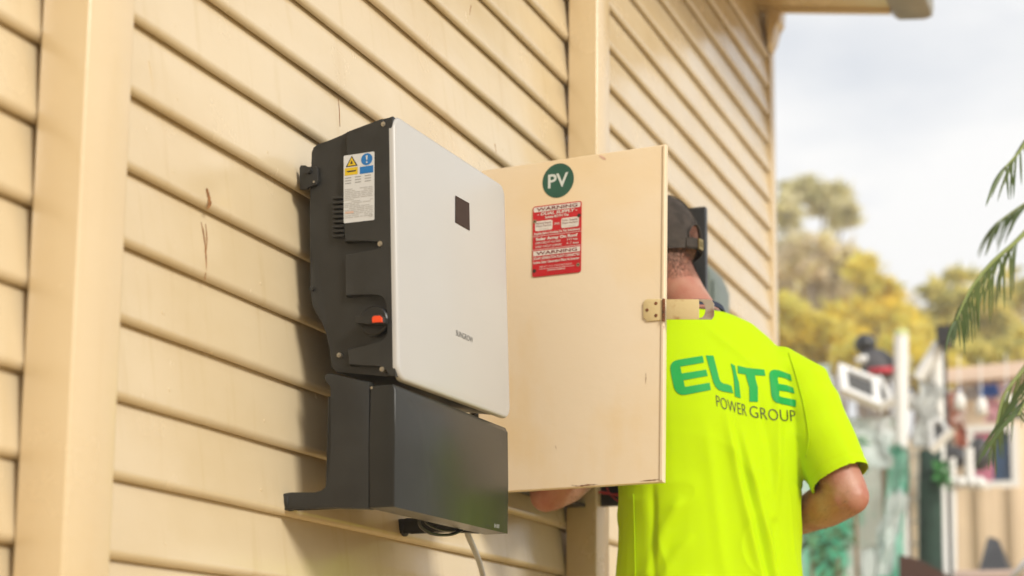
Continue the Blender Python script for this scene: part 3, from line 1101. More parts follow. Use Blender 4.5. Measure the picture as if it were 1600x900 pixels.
# arms
for sh, el, wr, hd, s in ((shR, elR, wrR, hdR, 1), (shL, elL, wrL, hdL, -1)):
    m1, m2 = sh.lerp(el, 0.45), el.lerp(wr, 0.30)
    limb(body, [sh, m1, sh.lerp(el, 0.8), el], [0.058, 0.055, 0.049, 0.045])
    back = (el - (sh + wr) / 2).normalized()
    limb(body, [el + back * 0.004, m2, el.lerp(wr, 0.65), wr], [0.0455, 0.051, 0.041, 0.029])
    ellipsoid(body, el + back * 0.012, 0.038, 0.038, 0.040)
    ax = (hd - wr).normalized()
    sd_ = (Vector((0, 0, 1)) - ax * ax.z).normalized()
    nr = ax.cross(sd_)
    palm = [wr, wr.lerp(hd, 0.35), wr.lerp(hd, 0.8), hd]
    rr = [(palm[i], sd_ * a, nr * b) for i, (a, b) in enumerate(((0.026, 0.020), (0.036, 0.017), (0.041, 0.015), (0.038, 0.012)))]
    loft(body, rr, 18)
    for k, (off, ln) in enumerate(((0.031, 0.070), (0.011, 0.080), (-0.010, 0.074), (-0.030, 0.058))):
        b0 = hd + sd_ * off - ax * 0.012
        cu = nr * (-s)
        f1 = b0 + ax * ln * 0.50 + cu * 0.010
        f2 = f1 + ax * ln * 0.28 + cu * 0.022
        f3 = f2 + ax * ln * 0.06 + cu * 0.022
        limb(body, [b0, f1, f2, f3], [0.0092, 0.0088, 0.0082, 0.0066], 10)
    b0 = wr.lerp(hd, 0.25) + sd_ * 0.028
    limb(body, [b0, b0 + ax * 0.028 + sd_ * 0.020 - nr * s * 0.008, b0 + ax * 0.055 + sd_ * 0.026 - nr * s * 0.018, b0 + ax * 0.072 + sd_ * 0.022 - nr * s * 0.026], [0.014, 0.012, 0.0105, 0.008], 10)
me = fuse(body, 0.0062, 5)
bodyo = link('body', me, M_SKIN, man, 'all')
for s in (-1, 1):
    bm = bmesh.new()
    ellipsoid(bm, hp(0.078, s * 0.032, -0.002), 0.0125, 0.0125, 0.0125, 14, 10)
    obj('eye', bm, mat('eye_white', (0.7, 0.68, 0.65), 0.2), man, smooth='all')

# trousers and boots (below the frame)
bm = bmesh.new()
loft(bm, [(bp(0, 0.01, 0.80), bR * 0.17, bF * 0.115), (bp(0, 0.0, 0.90), bR * 0.178, bF * 0.118), (bp(0, 0, 0.98), bR * 0.175, bF * 0.112)])
for s in (-1, 1):
    limb(bm, [bp(s * 0.088, 0, 0.92), bp(s * 0.10, 0.01, 0.70), bp(s * 0.105, 0.02, 0.47), bp(s * 0.11, 0.0, 0.28), bp(s * 0.115, -0.015, 0.085)], [0.104, 0.098, 0.078, 0.074, 0.070])
link('trousers', fuse(bm, 0.011, 4), M_TROUSER, man, 'all')
for s in (-1, 1):
    bm = bmesh.new()
    limb(bm, [bp(s * 0.117, -0.085, 0.045), bp(s * 0.117, -0.04, 0.05), bp(s * 0.12, 0.06, 0.052), bp(s * 0.125, 0.15, 0.042), bp(s * 0.127, 0.195, 0.036)], [0.035, 0.046, 0.050, 0.044, 0.028])
    limb(bm, [bp(s * 0.117, -0.025, 0.04), bp(s * 0.116, -0.02, 0.15)], [0.050, 0.054])
    link('boot', fuse(bm, 0.009, 4), M_BOOT, man, 'all')

# shirt
bm = bmesh.new()
tr = [(0.735, 0.212, 0.150, 0.0, 0.005), (0.80, 0.212, 0.150, 0.0, 0.003), (0.90, 0.209, 0.143, 0.0, 0.0), (1.00, 0.210, 0.138, 0.0, -0.002), (1.10, 0.216, 0.136, 0.0, -0.003),
      (1.18, 0.222, 0.134, 0.0, -0.002), (1.25, 0.222, 0.128, 0.0, 0.002), (1.30, 0.214, 0.118, -0.002, 0.008), (1.345, 0.194, 0.104, -0.004, 0.014), (1.385, 0.163, 0.092, -0.008, 0.022),
      (1.415, 0.131, 0.084, -0.010, 0.030), (1.432, 0.094, 0.078, -0.014, 0.040), (1.438, 0.080, 0.074, -0.017, 0.046)]
rings = [(bp(0, 0.0, 0.80), bR * 0.203, bF * 0.141), (bp(0, 0.0, 0.736), bR * 0.205, bF * 0.143)]
rings += [(bp(r, f, z), bR * a, bF * b) for z, a, b, r, f in tr]
loft(bm, rings, 40, 2.35)
for sh, el, s in ((shR, elR, 1), (shL, elL, -1)):
    d = (el - sh).normalized()
    ln = (el - sh).length
    inn = sh - bR * s * 0.10 + Vector((0, 0, -0.030))
    limb(bm, [inn, sh - bR * s * 0.022 + Vector((0, 0, -0.026)), sh + d * 0.06 + bR * s * 0.002, sh + d * 0.13, sh + d * 0.20, sh + d * (ln - (0.036 if s > 0 else 0.12))],
         [0.078, 0.083, 0.083, 0.079, 0.075, 0.070], 28, cavity=0.05)
me = fuse(bm, 0.0046, 9, 0.6)


def yz(px_, py_):
    """(side, height) on his back of what is seen at a pixel"""
    p = at(px_, py_, 3.50)
    return (p - O).dot(bR), p.z


folds = []
for pts, amp, w in ([[(1128, 650), (1150, 740), (1176, 830), (1212, 930)], 0.0075, 0.012], [[(1160, 672), (1194, 773), (1225, 860), (1240, 930)], 0.0065, 0.011],
                    [[(1085, 660), (1098, 760), (1110, 850), (1130, 930)], 0.0040, 0.016], [[(1244, 560), (1250, 640), (1246, 720), (1236, 800)], 0.0050, 0.011],
                    [[(1040, 780), (1010, 830), (985, 900)], 0.006, 0.013], [[(1060, 840), (1020, 880), (1000, 930)], 0.0045, 0.012],
                    [[(1200, 600), (1226, 690), (1236, 790), (1240, 880)], -0.0040, 0.012], [[(1145, 660), (1172, 755), (1200, 850), (1225, 930)], -0.0050, 0.011],
                    [[(1108, 505), (1150, 530), (1200, 560)], 0.003, 0.012], [[(990, 760), (992, 830), (991, 930)], -0.006, 0.006]):
    folds.append(([Vector(yz(*p)) for p in pts], amp, w))


def seg_d(p, a, b):
    ab = b - a
    t = max(0, min(1, (p - a).dot(ab) / ab.length_squared))
    return (p - a - ab * t).length, t


nv = [v.normal.copy() for v in me.vertices]
for v, n_ in zip(me.vertices, nv):
    co = v.co
    d = 0.0
    rel = co - O
    u, f, z = rel.dot(bR), rel.dot(bF), co.z
    w = noise.noise(Vector((u * 9, f * 9, z * 3.2)))
    w2 = noise.noise(Vector((u * 20 + 5, f * 20, z * 9 + u * 14)))
    low_w = max(0.25, min(1.0, (1.36 - z) / 0.25))
    d += 0.0055 * w * low_w + 0.0022 * w2 * low_w
    w3 = 1 - abs(noise.noise(Vector((u * 7 + z * 5.5, f * 7 + 2.0, z * 4.5 - u * 5))))
    d += 0.0040 * (w3 ** 8 - 0.25) * low_w * max(0.0, min(1.0, (1.16 - z) / 0.1))
    if f < 0.03:
        p = Vector((u, z))
        for pts, amp, wd in folds:
            best = 9
            bt = 0
            k = len(pts) - 1
            for i in range(k):
                dd, t = seg_d(p, pts[i], pts[i + 1])
                if dd < best:
                    best, bt = dd, (i + t) / k
            if best < wd * 3:
                d += 1.25 * amp * math.exp(-(best / wd) ** 2) * min(1, bt * 4 + 0.15)
    # creases gathered at the right armpit and sleeve
    for sh, el in ((shR, elR), (shL, elL)):
        ax = (el - sh)
        t = (co - sh).dot(ax) / ax.length_squared
        if 0.02 < t < 1.0 and (co - (sh + ax * t)).length < 0.11:
            k2 = math.sin(t * 22 + 4.0 * noise.noise(co * 7))
            d += 0.0035 * k2 * math.exp(-((t - 0.35) / 0.25) ** 2) * (0.5 + 0.5 * noise.noise(co * 11 + Vector((3, 1, 2))))
            if 0.5 < t:                                        # stitched hem
                d -= 0.0016 * math.exp(-((t - 0.81) / 0.014) ** 2)
    v.co = co + n_ * d
me.update()
shirt = link('shirt', me, M_SHIRT, man, 'all')
bv = BVHTree.FromObject(shirt, bpy.context.evaluated_depsgraph_get()) if False else BVHTree.FromPolygons([v.co.copy() for v in me.vertices], [list(p.vertices) for p in me.polygons])

# collar band
bm = bmesh.new()
cr = []
for k in range(36):
    t = 2 * math.pi * k / 36
    cr.append(bp(-0.017, 0.047, 1.437) + bR * 0.0745 * math.cos(t) + bF * 0.071 * math.sin(t) + Vector((0, 0, 0.004 - 0.016 * math.sin(t))))
k = len(cr)
lo_, hi_, ih = [], [], []
cen = bp(-0.017, 0.047, 1.437)
for p in cr:
    dv = (p - cen)
    dv.z = 0
    dv.normalize()
    lo_.append(bm.verts.new(p + dv * 0.005 - Vector((0, 0, 0.010))))
    hi_.append(bm.verts.new(p + dv * 0.000 + Vector((0, 0, 0.004))))
    ih.append(bm.verts.new(p - dv * 0.006 + Vector((0, 0, -0.006))))
for i in range(k):
    j = (i + 1) % k
    bm.faces.new((lo_[i], lo_[j], hi_[j], hi_[i]))
    bm.faces.new((hi_[i], hi_[j], ih[j], ih[i]))
    bm.faces.new((ih[i], ih[j], lo_[j], lo_[i]))
obj('collar', bm, M_NAVY, shirt, smooth=60)


# printing on the back
def proj_pix(x, y, lift=0.0012):
    d = ray(x, y)
    h = bv.ray_cast(CAM + d * 3.30, d)
    if h[0] is None:
        return None
    return h[0] - d * 0.0006 + h[1] * 0.0011


def print_polys(bm, polys, step=3.0):
    """2-D outlines (photo pixels on the cloth) cut into small cells and laid onto the shirt"""
    t = bmesh.new()
    for q in polys:
        try:
            t.faces.new([t.verts.new((x, y, 0)) for x, y in q])
        except ValueError:
            pass
    t.normal_update()
    bmesh.ops.triangulate(t, faces=t.faces)
    xs = [v.co.x for v in t.verts]
    ys = [v.co.y for v in t.verts]
    x = min(xs) + step
    while x < max(xs):
        bmesh.ops.bisect_plane(t, geom=t.verts[:] + t.edges[:] + t.faces[:], plane_co=(x, 0, 0), plane_no=(1, 0, 0))
        x += step
    y = min(ys) + step
    while y < max(ys):
        bmesh.ops.bisect_plane(t, geom=t.verts[:] + t.edges[:] + t.faces[:], plane_co=(0, y, 0), plane_no=(0, 1, 0))
        y += step
    t.verts.index_update()
    vv = {}
    for v in t.verts:
        p = proj_pix(v.co.x, v.co.y)
        vv[v.index] = bm.verts.new(p) if p is not None else None
    for f in t.faces:
        q = [vv[v.index] for v in f.verts]
        if all(a is not None for a in q):
            bm.faces.new(q)
    t.free()


def zpt(pts):            # from the enlarged view of the lettering (1020..1260, 540..680)
    return [(1020 + x / 6.43, 540 + y / 6.43) for x, y in pts]


E1 = zpt([(500, 104), (514, 172), (300, 208), (276, 212), (280, 232), (290, 282), (534, 243), (552, 305), (308, 350), (322, 416), (570, 374), (582, 446), (330, 495),
          (290, 496), (255, 482), (228, 455), (212, 420), (186, 300), (176, 235), (180, 200), (195, 172), (220, 155), (260, 143)])
L1 = zpt([(533, 101), (608, 104), (640, 230), (668, 340), (682, 366), (705, 382), (760, 394), (788, 408), (808, 480), (700, 460), (660, 445), (630, 415), (608, 370), (575, 250)])
I1 = zpt([(780, 180), (824, 205), (842, 300), (864, 370), (882, 530), (824, 512), (818, 400), (812, 330), (800, 255)])
T1 = zpt([(852, 204), (940, 225), (1118, 242), (1130, 306), (1026, 298), (1030, 340), (1054, 420), (1054, 566), (970, 564), (968, 420), (945, 345), (932, 292), (856, 278)])
E2 = zpt([(1216, 244), (1260, 248), (1320, 268), (1384, 292), (1398, 360), (1330, 330), (1262, 314), (1252, 330), (1258, 384), (1340, 398), (1412, 424), (1426, 482), (1340, 462),
          (1268, 452), (1266, 500), (1276, 514), (1340, 528), (1440, 548), (1440, 618), (1330, 596), (1240, 574), (1208, 545), (1190, 500), (1180, 400), (1170, 310), (1172, 275), (1188, 252)])
bm = bmesh.new()
print_polys(bm, [E1, L1, I1, T1, E2], 3.0)
obj('green_print', bm, M_PGREEN, shirt, smooth='all')
bm = bmesh.new()


def arc_word(s, x0, y0, x1, y1, h0, h1, bend=0.0):
    ps, w = text_tris(s, -0.012)
    out = []
    for q in ps:
        o = []
        for a, b in q:
            t = a / w
            h = h0 + (h1 - h0) * t
            o.append((x0 + (x1 - x0) * t - 0.10 * h * b, y0 + (y1 - y0) * t + bend * math.sin(math.pi * t) - b * h))
        out.append(o)
    return out


print_polys(bm, arc_word('POWER', 1120, 635.5, 1167, 650.5, 18.5, 18.5, 1.0), 4.0)
print_polys(bm, arc_word('GROUP', 1172, 651.5, 1244, 658.5, 18.5, 18.0, 2.0), 4.0)
obj('dark_print', bm, M_PBLACK, shirt, smooth='all')

# sewn seams lying on the shirt
for pxs in ([(1232, 552), (1243, 585), (1254, 625), (1262, 665), (1264, 690), (1259, 715)], [(990, 772), (991, 800), (992, 840), (993, 890), (994, 940)]):
    pts = [proj_pix(p.x, p.y) for p in curve_pts([(x, y, 0) for x, y in pxs], 24)]
    pts = [p for p in pts if p is not None]
    if len(pts) > 3:
        bm = bmesh.new()
        tube(bm, pts, 0.0011, 6)
        obj('seam', bm, M_SHIRT, shirt, smooth='all')

# cap: crown with the arched opening and strap at the back
CM = HM
cc = hp(-0.004, 0, 0.018)
CA, CB, CH = 0.1055, 0.0865, 0.112


def cap_pt(phi, z, grow=0.0):
    """phi 0 = front, pi = back; z 0 at the rim .. 1 at the button"""
    z_ = z
    k = math.sqrt(max(0.0, 1 - z_ ** 2.3))
    tilt = -0.012 * math.cos(phi)
    return cc + hF * math.cos(phi) * (CA + grow) * k + hL * math.sin(phi) * (CB + grow) * k + Vector((0, 0, -0.050 + (CH + 0.050 + grow) * z_ + tilt * (1 - z_)))


bm = bmesh.new()
NU, NV = 96, 40
gv = {}
for i in range(NU):
    for j in range(NV + 1):
        z = (j / NV) ** 0.9
        gv[i, j] = bm.verts.new(cap_pt(2 * math.pi * i / NU, min(z, 0.9995)))
for i in range(NU):
    for j in range(NV):
        a = 2 * math.pi * (i + 0.5) / NU - math.pi
        z = ((j + 0.5) / NV) ** 0.9
        arc = abs(a) < 0.42 and 0.17 < z < 0.17 + 0.25 * math.sqrt(max(0, 1 - (a / 0.42) ** 2))
        if arc:
            continue
        bm.faces.new((gv[i, j], gv[(i + 1) % NU, j], gv[(i + 1) % NU, j + 1], gv[i, j + 1]))
for v in [v for v in bm.verts if not v.link_faces]:
    bm.verts.remove(v)
for v in bm.verts:
    v.co += (v.co - cc).normalized() * 0.0016 * noise.noise(v.co * 45)
bmesh.ops.recalc_face_normals(bm, faces=bm.faces)
r = bmesh.ops.solidify(bm, geom=bm.faces[:], thickness=0.0022)
cap = obj('cap', bm, M_CAP, man, smooth=60)
for side in range(3):                                  # seams
    bm = bmesh.new()
    ph = math.pi + (side - 1) * math.pi / 3 * 1.0 + (0.0 if side != 1 else 0)
    zz = [0.45 + 0.54 * k / 14 for k in range(15)] if side == 1 else [0.02 + 0.97 * k / 18 for k in range(19)]
    tube(bm, [cap_pt(ph, z, 0.0012) for z in zz], 0.0010, 6)
    obj('seam', bm, M_CAP, cap, smooth='all')
bm = bmesh.new()                                       # binding round the opening
pts = []
for k in range(25):
    t = math.pi * k / 24
    a = 0.42 * math.cos(t)
    pts.append(cap_pt(math.pi + a, 0.17 + 0.25 * math.sin(t), 0.0016))
tube(bm, pts, 0.0022, 8)
obj('opening_binding', bm, M_CAP, cap, smooth='all')
bm = bmesh.new()                                       # strap
rows = []
for k in range(17):
    a = math.pi + (-0.50 + 1.0 * k / 16)
    rows.append([bm.verts.new(cap_pt(a, zz_, gr)) for zz_, gr in ((0.02, 0.003), (0.155, 0.003), (0.155, 0.0005), (0.02, 0.0005))])
for k in range(16):
    for m in range(4):
        bm.faces.new((rows[k][m], rows[k + 1][m], rows[k + 1][(m + 1) % 4], rows[k][(m + 1) % 4]))
bm.faces.new(rows[0])
bm.faces.new(list(reversed(rows[-1])))
obj('strap', bm, M_CAP, cap, smooth=40)
bm = bmesh.new()                                       # buckle
b0 = cap_pt(math.pi - 0.02, 0.085, 0.005)
bt_ = hL * 0.0105
bz_ = Vector((0, 0, 0.0125))
bo_ = -hF * 0.003
for (x0, x1, y0, y1) in ((-1, 1, 0.65, 1), (-1, 1, -1, -0.65), (-1, -0.6, -0.65, 0.65), (0.6, 1, -0.65, 0.65), (-0.2, 0.2, -0.65, 0.65)):
    prism(bm, [b0 + bt_ * x0 + bz_ * y0, b0 + bt_ * x1 + bz_ * y0, b0 + bt_ * x1 + bz_ * y1, b0 + bt_ * x0 + bz_ * y1], bo_)
obj('buckle', bm, M_BRASS, cap)
bm = bmesh.new()                                       # peak
rows = []
for k in range(21):
    a = -1.05 + 2.1 * k / 20
    p_in = cap_pt(a, 0.03, -0.002)
    ex = 0.075 * math.cos(a * 1.35) ** 0.6 if abs(a) < 1.1 else 0
    dv = (hF * math.cos(a * 0.75) + hL * math.sin(a * 0.75)).normalized()
    p_out = p_in + dv * max(0.004, ex) - Vector((0, 0, 0.010 + 0.02 * a * a))
    rows.append((bm.verts.new(p_in), bm.verts.new(p_out), bm.verts.new(p_out - Vector((0, 0, 0.003))), bm.verts.new(p_in - Vector((0, 0, 0.003)))))
for k in range(20):
    for m in range(4):
        bm.faces.new((rows[k][m], rows[k + 1][m], rows[k + 1][(m + 1) % 4], rows[k][(m + 1) % 4]))
obj('peak', bm, M_CAP, cap, smooth=50)

# clipped hair below the cap and in its opening
bvb = BVHTree.FromPolygons([v.co.copy() for v in bodyo.data.vertices], [list(p.vertices) for p in bodyo.data.polygons])
bm = bmesh.new()
rh = random.Random(3)
cnt = 0
while cnt < 34000:
    a = math.pi + rh.uniform(-1.9, 1.9)
    z = rh.uniform(-0.13, 0.05)
    org = HC + Vector((0, 0, z)) + (hF * math.cos(a) + hL * math.sin(a)) * 0.25
    h = bvb.ray_cast(org, -(hF * math.cos(a) + hL * math.sin(a)))
    cnt += 1
    if h[0] is None:
        continue
    p, n_ = h[0], h[1]
    edge = -0.082 - 0.022 * math.cos(a - math.pi) + 0.015 * noise.noise(p * 40)
    if p.z - HC.z < edge - 0.01 * rh.random() or (p - HC).length > 0.15:
        continue
    dens = min(1, (p.z - HC.z - edge) / 0.045 + 0.25)
    if rh.random() > dens:
        continue
    d = (n_ * 0.55 + Vector((0, 0, -0.9)) + hF * -0.1 + Vector((rh.uniform(-.3, .3), rh.uniform(-.3, .3), rh.uniform(-.2, .2)))).normalized()
    ln = rh.uniform(0.004, 0.008)
    sdv = d.cross(n_).normalized() * 0.00045
    v0 = bm.verts.new(p - n_ * 0.0005 - sdv)
    v1 = bm.verts.new(p - n_ * 0.0005 + sdv)
    v2 = bm.verts.new(p + d * ln + n_ * 0.0008)
    bm.faces.new((v0, v1, v2))
obj('hair', bm, M_HAIR, man, normals=False)
bm = bmesh.new()                                       # fine hair on the forearms
for el, wr in ((elR, wrR), (elL, wrL)):
    ax = (wr - el)
    for _ in range(1500):
        t = rh.uniform(-0.15, 0.9)
        d0 = Vector((rh.gauss(0, 1), rh.gauss(0, 1), rh.gauss(0, 1)))
        d0 = (d0 - ax * d0.dot(ax) / ax.length_squared).normalized()
        c = el + ax * t
        h = bvb.ray_cast(c + d0 * 0.12, -d0)
        if h[0] is None:
            continue
        p, n_ = h[0], h[1]
        dd = (ax.normalized() * 0.8 + n_ * 0.35 + Vector((rh.uniform(-.4, .4), rh.uniform(-.4, .4), rh.uniform(-.5, .2)))).normalized()
        sv = dd.cross(n_).normalized() * 0.00022
        bm.faces.new((bm.verts.new(p - sv), bm.verts.new(p + sv), bm.verts.new(p + dd * rh.uniform(0.006, 0.012))))
obj('arm_hair', bm, mat('arm_hair_brown', (0.16, 0.085, 0.045), 0.6), man, normals=False)

# ------------------------------------------------------------------ the yard behind
M_BEIGE = mat('beige_sheet', (0.80, 0.62, 0.42), 0.6, var=0.15, vscale=1.5)
M_BEIGE2 = mat('beige_render', (0.82, 0.67, 0.49), 0.7, var=0.15, vscale=1.2)
M_WPVC = mat('white_pvc', (0.78, 0.77, 0.74), 0.45)
M_WPLAST = mat('white_plastic_film', (0.84, 0.86, 0.85), 0.4, col2=(0.66, 0.76, 0.72), vscale=5)
M_MINT = mat('mint_netting', (0.22, 0.80, 0.58), 0.7, col2=(0.90, 0.95, 0.92), vscale=2.8, lo=0.45, hi=0.60)
M_TEAL = mat('teal_netting', (0.12, 0.60, 0.42), 0.7, col2=(0.55, 0.85, 0.74), vscale=5)
M_DGREEN = mat('dark_green_cloth', (0.018, 0.055, 0.035), 0.8, var=0.4, vscale=6)
M_DGREY = mat('dark_grey_plastic', (0.055, 0.055, 0.06), 0.5, var=0.3, vscale=6)
M_BROWN = mat('brown_sheet', (0.075, 0.030, 0.018), 0.6, var=0.2, vscale=4)
M_PINKR = mat('pinkish_fascia', (0.74, 0.57, 0.45), 0.6, var=0.1)
M_GLASS2 = mat('window_glass', (0.05, 0.10, 0.20), 0.08, var=0.4, vscale=3)


def dome(c, rx, ry, rz):
    return (Vector(c), rx, ry, rz)


# beige shed on the right
shY = 13.0
p_l, p_r = at(1476, 592, shY), at(1640, 572, shY)
shed = thing('shed', (p_r.x, shY + 1, 0), 'pale beige shed with white-framed window beyond the yard', 'shed')
bm = bmesh.new()
box(bm, p_l.x + 0.05, p_r.x + 2.5, shY + 0.05, shY + 3, 0, p_l.z - 0.06)
obj('wall', bm, M_BEIGE2, shed)
bm = bmesh.new()
prism(bm, [at(1474, 583, shY - 0.25), at(1640, 566, shY - 0.25), at(1640, 583, shY - 0.25), at(1474, 598, shY - 0.25)], Vector((0, 0.05, 0)))
obj('fascia', bm, M_PINKR, shed)
bm = bmesh.new()
a, b = at(1474, 583, shY - 0.2), at(1640, 566, shY - 0.2)
prism(bm, [a, b, b + Vector((0, 0, 0.03)), a + Vector((0, 0, 0.03))], Vector((0, 3.4, 0.25)))
obj('roof', bm, M_PINKR, shed)
w0, w1 = at(1512, 765, shY), at(1590, 662, shY)
bm = bmesh.new()
fw = 0.055
box(bm, w0.x, w1.x, shY - 0.02, shY + 0.048, w1.z - fw, w1.z)
box(bm, w0.x, w1.x, shY - 0.02, shY + 0.048, w0.z, w0.z + fw)
box(bm, w0.x, w0.x + fw, shY - 0.02, shY + 0.048, w0.z + fw, w1.z - fw)
box(bm, w1.x - fw, w1.x, shY - 0.02, shY + 0.048, w0.z + fw, w1.z - fw)
wf = obj('window_frame', bm, M_WPVC, shed)
bm = bmesh.new()
box(bm, w0.x + fw, w1.x - fw, shY + 0.015, shY + 0.03, w0.z + fw, w1.z - fw)
obj('pane', bm, M_GLASS2, wf)
bm = bmesh.new()
for i in range(8):
    x = w0.x + fw + 0.01 + i * 0.016
    box(bm, x, x + 0.014, shY + 0.002 + 0.006 * (i % 2), shY + 0.012, w0.z + fw, w1.z - fw)
obj('curtain', bm, mat('pink_curtain', (0.62, 0.22, 0.32), 0.7), wf)

# fence of beige upright panels
fY = 11.0
fence = thing('panel_fence', at(1500, 900, fY) * 1.0, 'beige fence of upright ribbed panels with white pipe rails', 'fence')
fx0, fx1 = at(1395, 800, fY).x, at(1700, 800, fY).x
ft = at(1500, 764, fY).z
x = fx0
while x < fx1:
    bm = bmesh.new()
    wd = 0.205
    pr = []
    for k in range(6):
        xx = x + wd * k / 5
        pr.append((xx, fY + (0.012 if k in (1, 2) else -0.012 if k in (3, 4) else 0.0)))
    lo_ = [bm.verts.new((a, b, 0.0)) for a, b in pr]
    hi_ = [bm.verts.new((a, b, ft + random.uniform(-0.01, 0.01))) for a, b in pr]
    lb_ = [bm.verts.new((a, b + 0.02, 0.0)) for a, b in pr]
    hb_ = [bm.verts.new((a, b + 0.02, hi_[0].co.z)) for a, b in pr]
    for k in range(5):
        bm.faces.new((lo_[k], lo_[k + 1], hi_[k + 1], hi_[k]))
        bm.faces.new((lb_[k], hb_[k], hb_[k + 1], lb_[k + 1]))
        bm.faces.new((hi_[k], hi_[k + 1], hb_[k + 1], hb_[k]))
    obj('panel', bm, M_BEIGE, fence)
    x += wd + 0.004
# upper fence part standing left of the dark green roll
bm = bmesh.new()
a, b = at(1404, 690, fY + 0.06), at(1446, 690, fY + 0.06)
box(bm, a.x, b.x, fY + 0.04, fY + 0.07, 0, a.z)
obj('post', bm, M_BEIGE2, fence)

# white pipe stand in front of the fence
pY = 10.6
ps = thing('pipe_stand', at(1488, 900, pY), 'white plastic pipe stand with cross rail before the beige fence', 'pipe stand')
for pts, r in (([(1488, 716), (1488, 1090)], 0.022), ([(1478, 756), (1536, 752)], 0.030), ([(1514, 700), (1515, 760)], 0.028)):
    bm = bmesh.new()
    q = [at(x, y, pY) for x, y in pts]
    if pts[1][1] > 1000:
        q[1].z = 0
    tube(bm, q, r, 12)
    obj('pipe', bm, M_WPVC, ps, smooth=40)
for x, y in ((1482, 755), (1501, 754), (1519, 755), (1531, 756)):
    bm = bmesh.new()
    c = at(x, y, pY - 0.01)
    ellipsoid(bm, c, 0.042, 0.042, 0.040, 12, 8)
    obj('pipe_joint', bm, M_WPVC, ps, smooth='all')

# dark green rolled shade cloth with a creeper
rY = 10.3
rc = at(1457, 870, rY)
roll = thing('shade_cloth_roll', (rc.x, rc.y, 0), 'dark green roll standing upright before the fence with bright creeper', 'cloth roll')
bm = bmesh.new()
zt_ = at(1457, 704, rY).z
wr_ = (at(1477, 800, rY) - at(1439, 800, rY)).length / 2
tube(bm, [Vector((rc.x + 0.01 * math.sin(z * 7), rc.y, z * zt_)) for z in (0, 0.2, 0.4, 0.55, 0.7, 0.85, 1.0)], [wr_ * k for k in (0.9, 1, 1.02, 0.97, 1, 0.98, 0.93)], 14)
obj('roll', bm, M_DGREEN, roll, smooth='all')


def leaf_cloud(bm, blobs, count, size, rng, mis=1, droop=0.0):
    tot = sum(b[1] * b[2] * b[3] for b in blobs)
    for c, rx, ry, rz in blobs:
        n_ = int(count * rx * ry * rz / tot) + 1
        for _ in range(n_):
            while True:
                d = Vector((rng.uniform(-1, 1), rng.uniform(-1, 1), rng.uniform(-1, 1)))
                if 0.25 < d.length < 1:
                    break
            d = d * (0.55 + 0.45 * d.length) if rng.random() < 0.4 else d
            p = c + Vector((d.x * rx, d.y * ry, d.z * rz))
            if noise.noise(p * (1.4 / max(rx, 0.3))) < -0.12:
                continue
            s = size * rng.uniform(0.6, 1.4)
            a = Vector((rng.gauss(0, 1), rng.gauss(0, 1), rng.gauss(0, 0.7) - droop)).normalized()
            b = a.cross(SUN + Vector((rng.gauss(0, .5), rng.gauss(0, .5), rng.gauss(0, .5)))).normalized()   # leaves turn to the light
            f = bm.faces.new((bm.verts.new(p - a * s), bm.verts.new(p + b * s * 0.34), bm.verts.new(p + a * s), bm.verts.new(p - b * s * 0.34)))
            f.material_index = rng.randrange(mis)


rng = random.Random(11)
bm = bmesh.new()
leaf_cloud(bm, [dome(at(1462, 738, rY - 0.10), 0.10, 0.05, 0.13), dome(at(1472, 762, rY - 0.10), 0.06, 0.05, 0.10)], 260, 0.035, rng)
obj('creeper', bm, mat('bright_leaf', (0.07, 0.30, 0.07), 0.6, var=0.3), roll, normals=False)


# netting draped over garden frames
def sheet(name, pxq, Y, m, label, cat, sag=0.10, seed=0, group=None, depth=0.35, thick=0.006):
    """crumpled draped cloth over a quad of pixels at depth Y"""
    bm = bmesh.new()
    nu, nv = 26, 22
    q = [at(x, y, Y) for x, y in pxq]          # bl, br, tr, tl
    g = {}
    for i in range(nu + 1):
        for j in range(nv + 1):
            u, v = i / nu, j / nv
            p = q[0].lerp(q[1], u).lerp(q[3].lerp(q[2], u), v)
            w = noise.noise(Vector((u * 5 + seed, v * 2.2, seed * 3.1))) + 0.5 * noise.noise(Vector((u * 13, v * 6 + seed, 2)))
            p = p + Vector((0, -depth * (1 - v) * 0.6 + sag * w, 0.03 * w * (1 - abs(2 * v - 1))))
            p.x += 0.05 * noise.noise(Vector((u * 3, v * 4, seed + 9.0)))
            if j == nv:
                p.z += 0.05 * noise.noise(Vector((u * 6, seed, 5)))
            g[i, j] = bm.verts.new(p)
    for i in range(nu):
        for j in range(nv):
            bm.faces.new((g[i, j], g[i + 1, j], g[i + 1, j + 1], g[i, j + 1]))
    bmesh.ops.solidify(bm, geom=bm.faces[:], thickness=thick)
    o = obj(name, bm, m, None, smooth='all')
    tag(o, label, cat, group)
    return o


sheet('garden_netting', [(1190, 1075), (1425, 1075), (1415, 660), (1225, 650)], 10.6, M_MINT, 'wide mint green netting draped over the garden frame', 'netting', 0.06, 1)
sheet('garden_netting', [(1365, 1070), (1418, 1070), (1416, 700), (1392, 690)], 10.2, M_TEAL, 'narrow teal netting hanging at the right end of the garden frame', 'netting', 0.05, 4)
sheet('plastic_sheet', [(1345, 905), (1395, 900), (1416, 770), (1396, 765)], 10.0, M_WPLAST, 'white plastic strip hanging slantwise over the green netting', 'plastic sheet', 0.03, 6, depth=0.1)
sheet('plastic_sheet', [(1320, 1070), (1370, 1070), (1372, 850), (1345, 855)], 9.9, M_WPLAST, 'crumpled white plastic low in front of the green netting', 'plastic sheet', 0.03, 8, depth=0.15)
sheet('plastic_sheet', [(1300, 735), (1400, 735), (1395, 650), (1300, 655)], 10.1, M_WPLAST, 'pale plastic cover bunched over the netting under the tilted panels', 'plastic sheet', 0.04, 10, depth=0.15)
